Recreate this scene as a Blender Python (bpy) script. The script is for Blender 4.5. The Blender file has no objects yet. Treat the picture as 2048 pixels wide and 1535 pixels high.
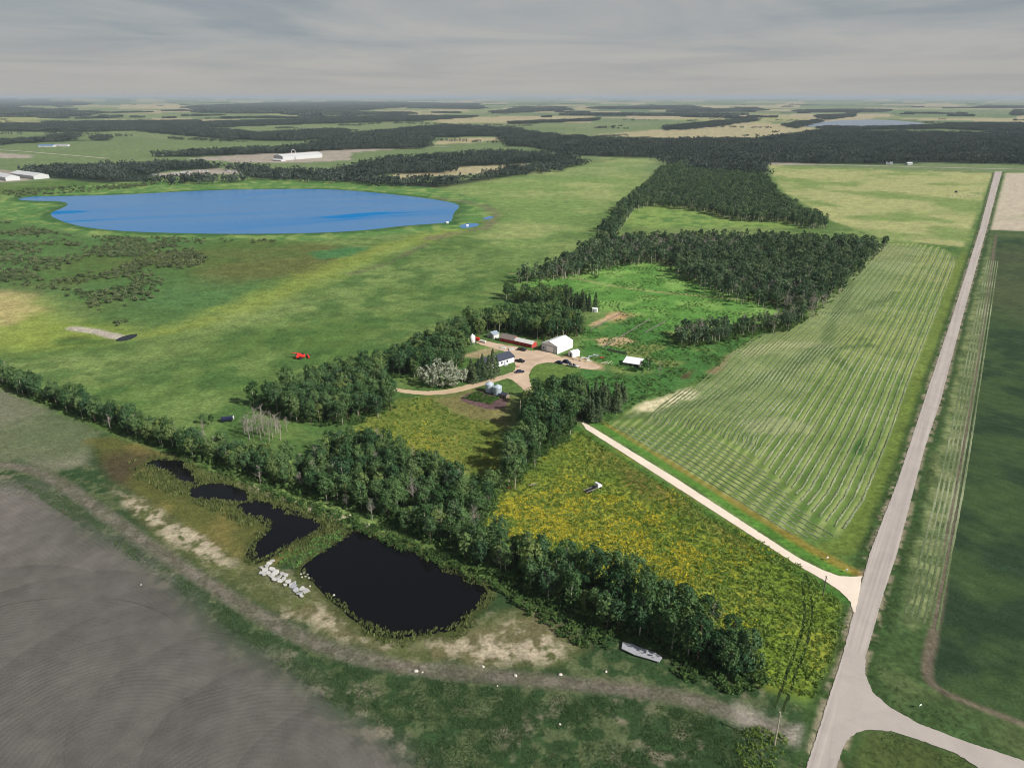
import bpy, math, random
import numpy as np
from mathutils import Vector, Matrix

R = math.radians
scene = bpy.context.scene
# ------------------------------------------------------------------ camera, sky, sun, exposure
H = 135.0                       # drone height in metres
F = 1478.0                      # focal length in pixels of the 2048-wide photograph
PIT = math.atan(573.5 / F)      # camera pitch below the horizon
SP, CP = math.sin(PIT), math.cos(PIT)
SUN_EL, SUN_DIR = 37.0, (0.86, -0.51)     # horizontal direction towards the sun

cam_d = bpy.data.cameras.new('camera')
cam = bpy.data.objects.new('camera', cam_d)
scene.collection.objects.link(cam)
cam.location = (0, 0, H)
cam.rotation_euler = (math.pi / 2 - PIT, 0, 0)
cam_d.sensor_width = 36.0
cam_d.lens = 36.0 * F / 2048.0
cam_d.clip_start = 1.0
cam_d.clip_end = 300000.0
scene.camera = cam

HAZE = 4.2e-5                   # density of the air, per metre
world = bpy.data.worlds.new('World')
scene.world = world
world.use_nodes = True


class NT:
    """small helper round a node tree"""
    def __init__(self, tree):
        self.t = tree
        self.n = tree.nodes
        self.l = tree.links

    def add(self, kind, **kw):
        nd = self.n.new(kind)
        for k, v in kw.items():
            setattr(nd, k, v)
        return nd

    def link(self, a, b):
        self.l.new(a, b)

    def val(self, sock, v):
        if hasattr(v, 'is_output'):
            self.l.new(v, sock)
        else:
            sock.default_value = v

    def math(self, op, a, b=0.0, c=None, clamp=False):
        nd = self.add('ShaderNodeMath', operation=op, use_clamp=clamp)
        self.val(nd.inputs[0], a)
        self.val(nd.inputs[1], b)
        if c is not None:
            self.val(nd.inputs[2], c)
        return nd.outputs[0]

    def mix(self, fac, a, b, blend='MIX'):
        nd = self.add('ShaderNodeMix', data_type='RGBA', blend_type=blend)
        self.val(nd.inputs[0], fac)
        self.val(nd.inputs[6], a)
        self.val(nd.inputs[7], b)
        return nd.outputs[2]

    def noise(self, vec, scale, detail=3.0, rough=0.55, dist=0.0):
        nd = self.add('ShaderNodeTexNoise')
        if vec is not None:
            self.l.new(vec, nd.inputs['Vector'])
        nd.inputs['Scale'].default_value = scale
        nd.inputs['Detail'].default_value = detail
        nd.inputs['Roughness'].default_value = rough
        nd.inputs['Distortion'].default_value = dist
        return nd.outputs['Fac']

    def ramp(self, fac, stops):
        nd = self.add('ShaderNodeValToRGB')
        el = nd.color_ramp.elements
        while len(el) < len(stops):
            el.new(0.5)
        for e, (p, c) in zip(el, stops):
            e.position = p
            e.color = c if len(c) == 4 else (*c, 1)
        self.l.new(fac, nd.inputs[0])
        return nd.outputs[0]

    def rng(self, v, a, b, c, d):
        nd = self.add('ShaderNodeMapRange')
        self.val(nd.inputs[0], v)
        for i, x in enumerate((a, b, c, d)):
            nd.inputs[i + 1].default_value = x
        return nd.outputs[0]


def s2l(c):
    """sRGB 0-255 -> linear"""
    out = []
    for v in c[:3]:
        v = v / 255.0
        out.append(v / 12.92 if v <= 0.04045 else ((v + 0.055) / 1.055) ** 2.4)
    return tuple(out)


# world: Nishita sky behind a thin grey stratus deck that covers the whole dome
w = NT(world.node_tree)
w.n.clear()
sky = w.add('ShaderNodeTexSky', sky_type='NISHITA', sun_disc=False)
sky.sun_elevation = R(SUN_EL)
sky.sun_rotation = math.atan2(SUN_DIR[0], SUN_DIR[1])
sky.air_density = 1.0
sky.dust_density = 2.0
skyc = w.add('ShaderNodeVectorMath', operation='SCALE')
w.link(sky.outputs[0], skyc.inputs[0])
skyc.inputs['Scale'].default_value = 0.05
tc = w.add('ShaderNodeTexCoord')
sep = w.add('ShaderNodeSeparateXYZ')
w.link(tc.outputs['Generated'], sep.inputs[0])
den = w.math('ADD', w.math('MAXIMUM', sep.outputs[2], 0.0), 0.045)
u_ = w.math('DIVIDE', sep.outputs[0], den)
v_ = w.math('DIVIDE', sep.outputs[1], den)
comb = w.add('ShaderNodeCombineXYZ')
w.val(comb.inputs[0], u_)
w.val(comb.inputs[1], w.math('MULTIPLY', v_, 0.85))
n1 = w.noise(comb.outputs[0], 0.30, 6.0, 0.58, 0.6)
n2 = w.noise(comb.outputs[0], 0.085, 3.0, 0.5, 0.3)
cl = w.math('ADD', w.math('MULTIPLY', n1, 0.55), w.math('MULTIPLY', n2, 0.55))
cloud = w.ramp(cl, [(0.42, (0.235, 0.275, 0.308)), (0.50, (0.318, 0.338, 0.352)),
                    (0.58, (0.392, 0.390, 0.382)), (0.72, (0.430, 0.420, 0.405))])
hori = w.rng(sep.outputs[2], 0.0, 0.065, 1.0, 0.0)
cloud = w.mix(hori, cloud, (0.402, 0.386, 0.364, 1))
# the deck is thin: it closes towards the horizon and opens overhead
thick = w.math('MULTIPLY', w.rng(cl, 0.30, 0.75, 0.82, 0.98), w.rng(sep.outputs[2], 0.10, 0.55, 1.0, 0.22))
col = w.mix(thick, skyc.outputs[0], cloud)
bg = w.add('ShaderNodeBackground')
w.link(col, bg.inputs[0])
bg.inputs[1].default_value = 1.0
wo = w.add('ShaderNodeOutputWorld')
w.link(bg.outputs[0], wo.inputs[0])

sun_d = bpy.data.lights.new('sun', 'SUN')
sun_d.energy = 5.0
sun_d.angle = R(0.55)
sun_d.color = (1.0, 0.955, 0.88)
sun = bpy.data.objects.new('sun', sun_d)
scene.collection.objects.link(sun)
_ce = math.cos(R(SUN_EL))
_n = math.hypot(*SUN_DIR)
to_sun = Vector((SUN_DIR[0] / _n * _ce, SUN_DIR[1] / _n * _ce, math.sin(R(SUN_EL))))
sun.rotation_euler = to_sun.to_track_quat('Z', 'Y').to_euler()
sun.location = (0, 0, 300)

scene.view_settings.view_transform = 'Standard'
scene.view_settings.look = 'None'
scene.view_settings.exposure = 0.22
scene.view_settings.gamma = 1.0
scene.view_settings.use_curve_mapping = False
scene.render.engine = 'CYCLES'
scene.cycles.use_denoising = True
scene.cycles.filter_width = 1.0
scene.cycles.max_bounces = 5
scene.cycles.diffuse_bounces = 2
scene.cycles.glossy_bounces = 2
scene.cycles.transmission_bounces = 2
scene.cycles.transparent_max_bounces = 4
scene.cycles.volume_bounces = 0

# ------------------------------------------------------------------ geometry of the survey: photo pixel -> ground
def U(px, py, z=0.0):
    """where the sight line through a photograph pixel meets the level z"""
    dx = (px - 1024.0) / F
    dy = (py - 767.5) / F
    dz = -SP - dy * CP
    t = (z - H) / dz
    return (t * dx, t * (CP - dy * SP))


def UP(pts, z=0.0):
    return np.array([U(x, y, z) for x, y in pts])


def ppm(py):
    """photograph pixels per metre at a ground row"""
    return F * (SP + (py - 767.5) / F * CP) / H


# ------------------------------------------------------------------ numpy noise and polygon tools
def _hash(ix, iy, seed):
    h = (ix.astype(np.int64) * 374761393 + iy.astype(np.int64) * 668265263 + seed * 1274126177) & 0x7fffffff
    h = ((h ^ (h >> 13)) * 1103515245) & 0x7fffffff
    h = h ^ (h >> 16)
    return (h & 0xffff) / 65535.0


def vnoise(x, y, seed=0):
    ix = np.floor(x)
    iy = np.floor(y)
    fx = x - ix
    fy = y - iy
    fx = fx * fx * (3 - 2 * fx)
    fy = fy * fy * (3 - 2 * fy)
    a = _hash(ix, iy, seed)
    b = _hash(ix + 1, iy, seed)
    c = _hash(ix, iy + 1, seed)
    d = _hash(ix + 1, iy + 1, seed)
    return (a * (1 - fx) + b * fx) * (1 - fy) + (c * (1 - fx) + d * fx) * fy


def fbm(x, y, size, octv=4, seed=0, gain=0.5):
    """0..1 noise with features of `size` metres"""
    s = 0
    amp = 1.0
    tot = 0
    f = 1.0 / size
    for o in range(octv):
        a = 0.6 * o
        xr = x * math.cos(a) - y * math.sin(a)
        yr = x * math.sin(a) + y * math.cos(a)
        s = s + amp * vnoise(xr * f + 17.3 * o, yr * f - 9.1 * o, seed + o)
        tot += amp
        amp *= gain
        f *= 2.03
    return s / tot


def inside(poly, x, y):
    r = np.zeros(x.shape, bool)
    n = len(poly)
    j = n - 1
    for i in range(n):
        xi, yi = poly[i]
        xj, yj = poly[j]
        c = ((yi > y) != (yj > y))
        with np.errstate(divide='ignore', invalid='ignore'):
            xc = (xj - xi) * (y - yi) / (yj - yi + 1e-12) + xi
        r ^= c & (x < xc)
        j = i
    return r


def dist_line(pts, x, y, closed=False):
    best = np.full(x.shape, 1e12)
    n = len(pts)
    for i in range(n if closed else n - 1):
        ax, ay = pts[i]
        bx, by = pts[(i + 1) % n]
        vx, vy = bx - ax, by - ay
        L = vx * vx + vy * vy + 1e-9
        t = np.clip(((x - ax) * vx + (y - ay) * vy) / L, 0, 1)
        d = (x - ax - t * vx) ** 2 + (y - ay - t * vy) ** 2
        best = np.minimum(best, d)
    return np.sqrt(best)


def sdf(poly, x, y):
    """positive inside, metres"""
    d = dist_line(poly, x, y, True)
    return np.where(inside(poly, x, y), d, -d)


def smooth(pts, k=2, closed=True):
    p = np.array(pts, float)
    for _ in range(k):
        if closed:
            q = np.roll(p, -1, 0)
            p = np.stack([p * 0.75 + q * 0.25, p * 0.25 + q * 0.75], 1).reshape(-1, 2)
        else:
            a, b = p[:-1], p[1:]
            m = np.stack([a * 0.75 + b * 0.25, a * 0.25 + b * 0.75], 1).reshape(-1, 2)
            p = np.vstack([p[:1], m, p[-1:]])
    return p


# ------------------------------------------------------------------ object helpers
COL = scene.collection


def tag(o, label=None, cat=None, group=None, kind=None):
    if label:
        o['label'] = label
    if cat:
        o['category'] = cat
    if group:
        o['group'] = group
    if kind:
        o['kind'] = kind
    return o


def link(o, parent=None):
    COL.objects.link(o)
    if parent is not None:
        o.parent = parent
    return o


def empty(name, loc, rz=0.0):
    o = bpy.data.objects.new(name, None)
    o.empty_display_size = 0.5
    o.location = (loc[0], loc[1], loc[2] if len(loc) > 2 else 0.0)
    o.rotation_euler = (0, 0, rz)
    return link(o)


def raw_mesh(name, verts, faces, mats=(), smooth_shade=False):
    me = bpy.data.meshes.new(name)
    me.from_pydata([tuple(map(float, v)) for v in verts], [], [tuple(map(int, f)) for f in faces])
    for m in mats:
        me.materials.append(m)
    if smooth_shade:
        me.polygons.foreach_set('use_smooth', [True] * len(me.polygons))
    me.update()
    return me


def np_mesh(name, co, quads, mat):
    """fast quad mesh from numpy arrays"""
    me = bpy.data.meshes.new(name)
    nv, nf = len(co), len(quads)
    k = quads.shape[1]
    me.vertices.add(nv)
    me.vertices.foreach_set('co', np.ascontiguousarray(co, np.float32).ravel())
    me.loops.add(nf * k)
    me.loops.foreach_set('vertex_index', np.ascontiguousarray(quads, np.int32).ravel())
    me.polygons.add(nf)
    me.polygons.foreach_set('loop_start', np.arange(0, nf * k, k, dtype=np.int32))
    me.materials.append(mat)
    me.update(calc_edges=True)
    return me


class MB:
    """collects shapes into ONE mesh"""
    def __init__(self):
        self.v = []
        self.f = []

    def quad(self, *p):
        b = len(self.v)
        self.v += [tuple(q) for q in p]
        self.f.append(tuple(range(b, b + len(p))))
        return self

    def box(self, c, s, rz=0.0, rot=None, taper=(1, 1)):
        """box centred at c, size s; top face scaled by taper"""
        b = len(self.v)
        m = rot if rot is not None else Matrix.Rotation(rz, 3, 'Z')
        for z in (-.5, .5):
            tx, ty = taper if z > 0 else (1, 1)
            for x, y in ((-.5, -.5), (.5, -.5), (.5, .5), (-.5, .5)):
                p = m @ Vector((x * s[0] * tx, y * s[1] * ty, z * s[2]))
                self.v.append((p.x + c[0], p.y + c[1], p.z + c[2]))
        for q in ((3, 2, 1, 0), (4, 5, 6, 7), (0, 1, 5, 4), (1, 2, 6, 5), (2, 3, 7, 6), (3, 0, 4, 7)):
            self.f.append(tuple(b + i for i in q))
        return self

    def prism(self, prof, axis, a0, a1):
        """closed 2-D profile extruded along axis ('x' profile in y,z ; 'y' profile in x,z ; 'z' profile in x,y)"""
        b = len(self.v)
        n = len(prof)
        for a in (a0, a1):
            for p, q in prof:
                self.v.append({'x': (a, p, q), 'y': (p, a, q), 'z': (p, q, a)}[axis])
        self.f.append(tuple(b + i for i in range(n))[::-1])
        self.f.append(tuple(b + n + i for i in range(n)))
        for i in range(n):
            j = (i + 1) % n
            self.f.append((b + i, b + j, b + n + j, b + n + i))
        return self

    def tube(self, p0, p1, r0, r1=None, n=8, cap=True):
        r1 = r0 if r1 is None else r1
        p0, p1 = Vector(p0), Vector(p1)
        d = (p1 - p0).normalized()
        a = d.orthogonal().normalized()
        c = d.cross(a)
        b = len(self.v)
        for p, r in ((p0, r0), (p1, r1)):
            for i in range(n):
                t = 2 * math.pi * i / n
                q = p + a * (r * math.cos(t)) + c * (r * math.sin(t))
                self.v.append(tuple(q))
        for i in range(n):
            j = (i + 1) % n
            self.f.append((b + i, b + j, b + n + j, b + n + i))
        if cap:
            self.f.append(tuple(b + i for i in range(n))[::-1])
            self.f.append(tuple(b + n + i for i in range(n)))
        return self

    def lathe(self, prof, n=20, c=(0, 0)):
        b = len(self.v)
        for r, z in prof:
            for i in range(n):
                t = 2 * math.pi * i / n
                self.v.append((c[0] + r * math.cos(t), c[1] + r * math.sin(t), z))
        for k in range(len(prof) - 1):
            for i in range(n):
                j = (i + 1) % n
                self.f.append((b + k * n + i, b + k * n + j, b + (k + 1) * n + j, b + (k + 1) * n + i))
        self.f.append(tuple(b + i for i in range(n))[::-1])
        self.f.append(tuple(b + (len(prof) - 1) * n + i for i in range(n)))
        return self

    def mesh(self, name, mat, sm=False):
        return raw_mesh(name, self.v, self.f, (mat,), sm)

    def build(self, name, mat, parent=None, sm=False, bevel=0.0):
        o = bpy.data.objects.new(name, self.mesh(name, mat, sm))
        link(o, parent)
        if bevel:
            md = o.modifiers.new('bevel', 'BEVEL')
            md.width = bevel
            md.segments = 1
            md.limit_method = 'ANGLE'
        return o


# ------------------------------------------------------------------ materials
MATS = {}


def plain(name, rgb, rough=0.7, metal=0.0, var=0.12, scale=1.2, spec=0.5, srgb=True, bump=0.0):
    """a simple painted / weathered procedural surface"""
    if name in MATS:
        return MATS[name]
    m = bpy.data.materials.new(name)
    m.use_nodes = True
    t = NT(m.node_tree)
    b = t.n['Principled BSDF']
    c = s2l(rgb) if srgb else rgb
    pos = t.add('ShaderNodeTexCoord').outputs['Object']
    n = t.noise(pos, scale, 4.0, 0.6)
    f = t.rng(n, 0.25, 0.75, 1 - var, 1 + var)
    vm = t.add('ShaderNodeVectorMath', operation='SCALE')
    vm.inputs[0].default_value = c
    t.link(f, vm.inputs['Scale'])
    t.link(vm.outputs[0], b.inputs['Base Color'])
    b.inputs['Roughness'].default_value = rough
    b.inputs['Metallic'].default_value = metal
    b.inputs['Specular IOR Level'].default_value = spec
    if bump:
        bp = t.add('ShaderNodeBump')
        bp.inputs['Strength'].default_value = 0.6
        bp.inputs['Distance'].default_value = bump
        t.link(n, bp.inputs['Height'])
        t.link(bp.outputs[0], b.inputs['Normal'])
    MATS[name] = m
    return m


def leaf_mat(name, dark, light, trans=0.25, hue=0.0):
    """foliage: each tree its own tint, each clump a shade of it"""
    m = bpy.data.materials.new(name)
    m.use_nodes = True
    t = NT(m.node_tree)
    t.n.remove(t.n['Principled BSDF'])
    out = t.n['Material Output']
    tcn = t.add('ShaderNodeTexCoord').outputs['Object']
    oi = t.add('ShaderNodeObjectInfo')
    n = t.noise(tcn, 0.55, 3.0, 0.6)
    f = t.math('ADD', t.math('MULTIPLY', n, 1.1), t.math('MULTIPLY', oi.outputs['Random'], 0.95))
    f = t.rng(f, 0.45, 1.55, 0.0, 1.0)
    c = t.mix(f, (*dark, 1), (*light, 1))
    if hue:
        y = t.rng(oi.outputs['Random'], 0.62, 1.0, 0.0, hue)
        c = t.mix(y, c, (0.20, 0.20, 0.045, 1))
        y2 = t.rng(t.math('FRACT', t.math('MULTIPLY', oi.outputs['Random'], 7.31)), 0.6, 1.0, 0.0, 0.5)
        c = t.mix(y2, c, (0.060, 0.125, 0.070, 1))
    d = t.add('ShaderNodeBsdfDiffuse')
    t.link(c, d.inputs[0])
    tr = t.add('ShaderNodeBsdfTranslucent')
    t.link(t.mix(1.0, c, (1.0, 1.15, 0.55, 1), 'MULTIPLY'), tr.inputs[0])
    mx = t.add('ShaderNodeMixShader')
    mx.inputs[0].default_value = trans
    t.link(d.outputs[0], mx.inputs[1])
    t.link(tr.outputs[0], mx.inputs[2])
    t.link(mx.outputs[0], out.inputs[0])
    MATS[name] = m
    return m


def ground_mat(name, mode='grass', amp=0.28, bump=0.12, fine=1.6, coarse=0.16):
    """land cover: the albedo attribute gives the crop or soil, the noise its tufts, clods and wear"""
    m = bpy.data.materials.new(name)
    m.use_nodes = True
    t = NT(m.node_tree)
    b = t.n['Principled BSDF']
    b.inputs['Roughness'].default_value = 0.95
    b.inputs['Specular IOR Level'].default_value = 0.1
    at = t.add('ShaderNodeAttribute', attribute_name='albedo')
    pos = t.add('ShaderNodeTexCoord').outputs['Object']
    nf = t.noise(pos, fine, 3.0, 0.65)
    nc = t.noise(pos, coarse, 6.0, 0.68, 0.4)
    f = t.math('MULTIPLY', t.rng(nf, 0.25, 0.75, 1 - amp, 1 + amp), t.rng(nc, 0.25, 0.75, 1 - amp * 0.8, 1 + amp * 0.8))
    hgt = t.math('ADD', nf, t.math('MULTIPLY', nc, 0.6))
    if mode == 'plough':
        # arcs left by the implement: the survey holds the distance to each turning centre
        ra = t.add('ShaderNodeAttribute', attribute_name='arc')
        wob = t.math('MULTIPLY', t.noise(pos, 0.12, 2.0, 0.5), 2.2)
        ring = t.math('SINE', t.math('MULTIPLY', t.math('ADD', ra.outputs['Fac'], wob), 2 * math.pi / 1.45))
        gate = t.rng(t.noise(pos, 0.045, 3.0, 0.6), 0.35, 0.62, 0.1, 1.0)
        r2 = t.math('MULTIPLY', ring, gate)
        f = t.math('MULTIPLY', f, t.math('ADD', 1.0, t.math('MULTIPLY', r2, 0.045)))
        hgt = t.math('ADD', hgt, t.math('MULTIPLY', r2, 0.2))
    if mode == 'crop':
        wt = t.add('ShaderNodeTexWave', wave_type='BANDS', bands_direction='DIAGONAL')
        wt.inputs['Scale'].default_value = 0.085
        wt.inputs['Distortion'].default_value = 9.0
        wt.inputs['Detail'].default_value = 3.0
        wt.inputs['Detail Scale'].default_value = 0.6
        t.link(pos, wt.inputs['Vector'])
        f = t.math('MULTIPLY', f, t.rng(wt.outputs['Fac'], 0.0, 1.0, 0.94, 1.06))
        hgt = t.math('ADD', hgt, t.math('MULTIPLY', wt.outputs['Fac'], 0.2))
    vm = t.add('ShaderNodeVectorMath', operation='SCALE')
    t.link(at.outputs['Color'], vm.inputs[0])
    t.link(f, vm.inputs['Scale'])
    t.link(vm.outputs[0], b.inputs['Base Color'])
    bp = t.add('ShaderNodeBump')
    bp.inputs['Strength'].default_value = 0.7
    bp.inputs['Distance'].default_value = bump
    t.link(hgt, bp.inputs['Height'])
    t.link(bp.outputs[0], b.inputs['Normal'])
    MATS[name] = m
    return m


def gravel_mat(name, rgb, amp=0.14, streak=None):
    m = bpy.data.materials.new(name)
    m.use_nodes = True
    t = NT(m.node_tree)
    b = t.n['Principled BSDF']
    b.inputs['Roughness'].default_value = 0.95
    b.inputs['Specular IOR Level'].default_value = 0.1
    pos = t.add('ShaderNodeTexCoord').outputs['Object']
    f = t.math('MULTIPLY', t.rng(t.noise(pos, 3.0, 3.0, 0.7), 0.25, 0.75, 1 - amp * .5, 1 + amp * .5),
               t.rng(t.noise(pos, 0.12, 5.0, 0.6, 0.5), 0.25, 0.75, 1 - amp, 1 + amp))
    if streak is not None:
        # wheel tracks run along the road
        m0 = t.add('ShaderNodeMapping')
        m0.inputs['Rotation'].default_value = (0, 0, streak)
        t.link(pos, m0.inputs['Vector'])
        mp = t.add('ShaderNodeMapping')
        mp.inputs['Scale'].default_value = (1.0, 0.012, 1.0)
        t.link(m0.outputs[0], mp.inputs['Vector'])
        f = t.math('MULTIPLY', f, t.rng(t.noise(mp.outputs[0], 0.8, 3.0, 0.65), 0.3, 0.7, 0.82, 1.14))
    vm = t.add('ShaderNodeVectorMath', operation='SCALE')
    vm.inputs[0].default_value = s2l(rgb)
    t.link(f, vm.inputs['Scale'])
    t.link(vm.outputs[0], b.inputs['Base Color'])
    MATS[name] = m
    return m


def water_mat(name, rgb, rough, spec, streak=None, bump=0.02):
    m = bpy.data.materials.new(name)
    m.use_nodes = True
    t = NT(m.node_tree)
    b = t.n['Principled BSDF']
    b.inputs['Base Color'].default_value = (*s2l(rgb), 1)
    b.inputs['Roughness'].default_value = rough
    b.inputs['IOR'].default_value = 1.33
    b.inputs['Specular IOR Level'].default_value = spec
    pos = t.add('ShaderNodeTexCoord').outputs['Object']
    if streak is not None:
        b.inputs['Specular Tint'].default_value = (0.42, 0.80, 1.0, 1)  # reflection tinted blue, in place of bluer sky mirrored by the waves
        # calm slicks between wind-ruffled water
        m0 = t.add('ShaderNodeMapping')
        m0.inputs['Rotation'].default_value = (0, 0, streak[0])
        t.link(pos, m0.inputs['Vector'])
        mp = t.add('ShaderNodeMapping')
        mp.inputs['Scale'].default_value = (0.24, 1.0, 1.0)
        t.link(m0.outputs[0], mp.inputs['Vector'])
        n = t.noise(mp.outputs[0], streak[1], 3.0, 0.5, 1.2)
        t.link(t.rng(n, 0.33, 0.67, streak[2], streak[3]), b.inputs['Specular IOR Level'])
    bp = t.add('ShaderNodeBump')
    bp.inputs['Strength'].default_value = 0.25
    bp.inputs['Distance'].default_value = bump
    t.link(t.noise(pos, 1.2, 2.0, 0.5), bp.inputs['Height'])
    t.link(bp.outputs[0], b.inputs['Normal'])
    MATS[name] = m
    return m
# ------------------------------------------------------------------ the lie of the land (outlines surveyed from the photograph)
ROAD_YAW = math.atan2(1017.0, 1585.0)           # the range road runs this far right of the view
RU = np.array([math.sin(ROAD_YAW), math.cos(ROAD_YAW)])       # along the road, away from the camera
RV = np.array([math.cos(ROAD_YAW), -math.sin(ROAD_YAW)])      # across it, to the right

LAKE = smooth(UP([(28, 399), (60, 393), (150, 392), (230, 390), (330, 385), (430, 380), (540, 378), (660, 378), (760, 386), (850, 396), (905, 405), (922, 412),
                  (908, 424), (905, 436), (902, 445), (860, 448), (800, 452), (740, 460), (640, 466), (500, 468), (380, 467), (250, 463), (170, 455), (130, 445),
                  (100, 432), (104, 424), (130, 414), (138, 407), (118, 402), (70, 402)]), 2)
LAKE2 = smooth(UP([(916, 452), (935, 446), (960, 447), (955, 453), (925, 457)]), 2)
LAKE3 = smooth(UP([(962, 437), (980, 432), (990, 434), (975, 440)]), 2)
FARLAKE = smooth(UP([(1597, 254), (1635, 244), (1700, 240), (1768, 239), (1861, 247), (1830, 252), (1792, 254), (1720, 255), (1642, 254)]), 2)
POND1 = smooth(UP([(474, 1008), (513, 997), (571, 1014), (621, 1032), (652, 1049), (637, 1063), (587, 1086), (550, 1111), (530, 1123), (501, 1128), (490, 1111),
                   (501, 1086), (525, 1070), (538, 1055), (513, 1037), (476, 1022)]), 2)
POND2 = smooth(UP([(592, 1138), (640, 1106), (672, 1084), (702, 1058), (741, 1066), (803, 1092), (865, 1117), (915, 1141), (952, 1160), (977, 1178), (971, 1200), (952, 1218),
                   (925, 1240), (907, 1262), (865, 1266), (824, 1272), (791, 1279), (750, 1268), (721, 1250), (700, 1234), (683, 1218), (650, 1188), (622, 1162)]), 2)
POND3 = smooth(UP([(282, 931), (305, 918), (335, 913), (372, 922), (384, 940), (398, 960), (410, 968), (385, 976), (362, 964), (345, 952), (318, 936)]), 2)
POND4 = smooth(UP([(375, 980), (397, 966), (455, 966), (500, 984), (505, 1000), (478, 1008), (430, 1001), (385, 995)]), 2)
DUGOUT = smooth(UP([(228, 682), (240, 674), (262, 668), (278, 667), (268, 676), (250, 682)]), 1)

HAYFIELD = smooth(UP([(1215, 853), (1245, 880), (1350, 945), (1480, 1022), (1580, 1070), (1650, 1080), (1695, 1066), (1735, 1005), (1785, 880), (1830, 745), (1880, 615), (1924, 497),
                      (1775, 482), (1740, 515), (1700, 555), (1660, 596), (1620, 634), (1560, 652), (1495, 680), (1455, 712), (1440, 748), (1400, 765), (1340, 788), (1280, 803), (1232, 830)]), 2)
STUBBLE = UP([(1537, 330), (1985, 347), (1927, 494), (1770, 478), (1664, 442), (1640, 425), (1570, 385), (1545, 352)])
FALLOW = UP([(2012, 345), (2300, 345), (2300, 480), (2048, 476), (1979, 465)])
CROP_E = UP([(1993, 474), (2400, 480), (2900, 1700), (2200, 1510), (2048, 1446), (1950, 1408), (1866, 1372), (1852, 1340), (1873, 1255), (1898, 1098), (1922, 930), (1962, 700)])
HAYSTRIP = UP([(1984, 475), (1968, 640), (1925, 900), (1888, 1150), (1862, 1236), (1830, 1262), (1803, 1245), (1812, 1180), (1850, 1020), (1900, 770), (1955, 560)])
GOLD_A = UP([(1165, 862), (1300, 950), (1450, 1045), (1600, 1133), (1670, 1188), (1692, 1235), (1632, 1400), (1540, 1372), (1450, 1260), (1330, 1200), (1200, 1150), (1050, 1095), (955, 1060), (975, 1000), (1040, 960), (1110, 895)])
GOLD_B = UP([(700, 860), (760, 825), (800, 800), (860, 795), (920, 830), (1005, 850), (1025, 900), (985, 960), (920, 945), (840, 910), (770, 875)])
SOUTH = UP([(-500, 571), (0, 778), (400, 936), (800, 1095), (1200, 1252), (1622, 1418), (1610, 1560), (1590, 1900), (-3000, 1900)])
SOIL = smooth(UP([(-900, 960), (-100, 985), (60, 990), (140, 1035), (230, 1095), (330, 1160), (400, 1215), (470, 1275), (560, 1335), (620, 1390), (690, 1425), (760, 1475), (830, 1540), (900, 1640), (950, 1900), (-2500, 1900)]), 2)
MARSH_S = UP([(170, 880), (230, 868), (320, 900), (440, 948), (560, 1000), (700, 1050), (560, 1125), (500, 1135), (455, 1112), (380, 1060), (300, 1010), (215, 960)])
BANK = UP([(205, 965), (290, 1000), (380, 1065), (460, 1115), (520, 1130), (620, 1170), (690, 1235), (760, 1280), (900, 1272), (1000, 1225), (1080, 1210), (1180, 1290), (1120, 1325), (960, 1335), (800, 1315), (690, 1290), (560, 1225), (420, 1140), (300, 1060)])
LAKERIM = UP([(-80, 400), (150, 372), (400, 360), (620, 358), (880, 377), (985, 405), (985, 432), (930, 462), (800, 466), (640, 480), (420, 482), (200, 474), (60, 452), (-80, 440)])
MARSH_W = UP([(-400, 440), (0, 432), (80, 452), (180, 472), (320, 476), (520, 480), (700, 494), (745, 500), (650, 540), (560, 582), (470, 612), (370, 645), (300, 655), (210, 635), (120, 590), (0, 575), (-400, 560)])
YSTRIP = UP([(880, 458), (940, 462), (800, 500), (640, 570), (500, 625), (370, 660), (300, 668), (470, 600), (600, 548), (720, 500)])
YSTRIP2 = UP([(-100, 590), (60, 600), (110, 640), (220, 650), (300, 668), (200, 690), (60, 705), (-100, 700)])
SAND_W = UP([(-150, 590), (30, 582), (75, 600), (70, 625), (20, 645), (-150, 650)])
UPPERPAST = UP([(870, 380), (1000, 358), (1225, 315), (1320, 318), (1300, 350), (1230, 405), (1180, 450), (1030, 530), (960, 470), (990, 420)])
CLEAR_1 = UP([(1030, 565), (1130, 540), (1200, 520), (1290, 515), (1360, 545), (1480, 580), (1600, 610), (1500, 650), (1350, 690), (1240, 640), (1170, 600)])
CLEAR_2 = UP([(1215, 445), (1260, 418), (1340, 405), (1430, 425), (1560, 440), (1650, 445), (1600, 455), (1300, 455)])
PENS = UP([(1165, 645), (1240, 622), (1330, 650), (1420, 700), (1330, 740), (1240, 745), (1160, 705)])
BRUSH_E = UP([(1060, 770), (1180, 735), (1300, 745), (1420, 690), (1560, 655), (1450, 712), (1440, 748), (1340, 788), (1280, 803), (1210, 850), (1165, 845)])
LAWN = UP([(1055, 755), (1062, 735), (1080, 727), (1150, 733), (1160, 745), (1110, 760), (1070, 778)])
BARE_SE = UP([(1480, 1418), (1560, 1425), (1608, 1455), (1600, 1490), (1540, 1470), (1470, 1450)])
GARDEN = smooth(UP([(912, 797), (948, 781), (985, 785), (1018, 797), (1012, 814), (985, 821), (945, 810)]), 1)
GARDENWIDE = UP([(850, 800), (940, 778), (1030, 790), (1025, 850), (950, 860), (890, 830)])

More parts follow.
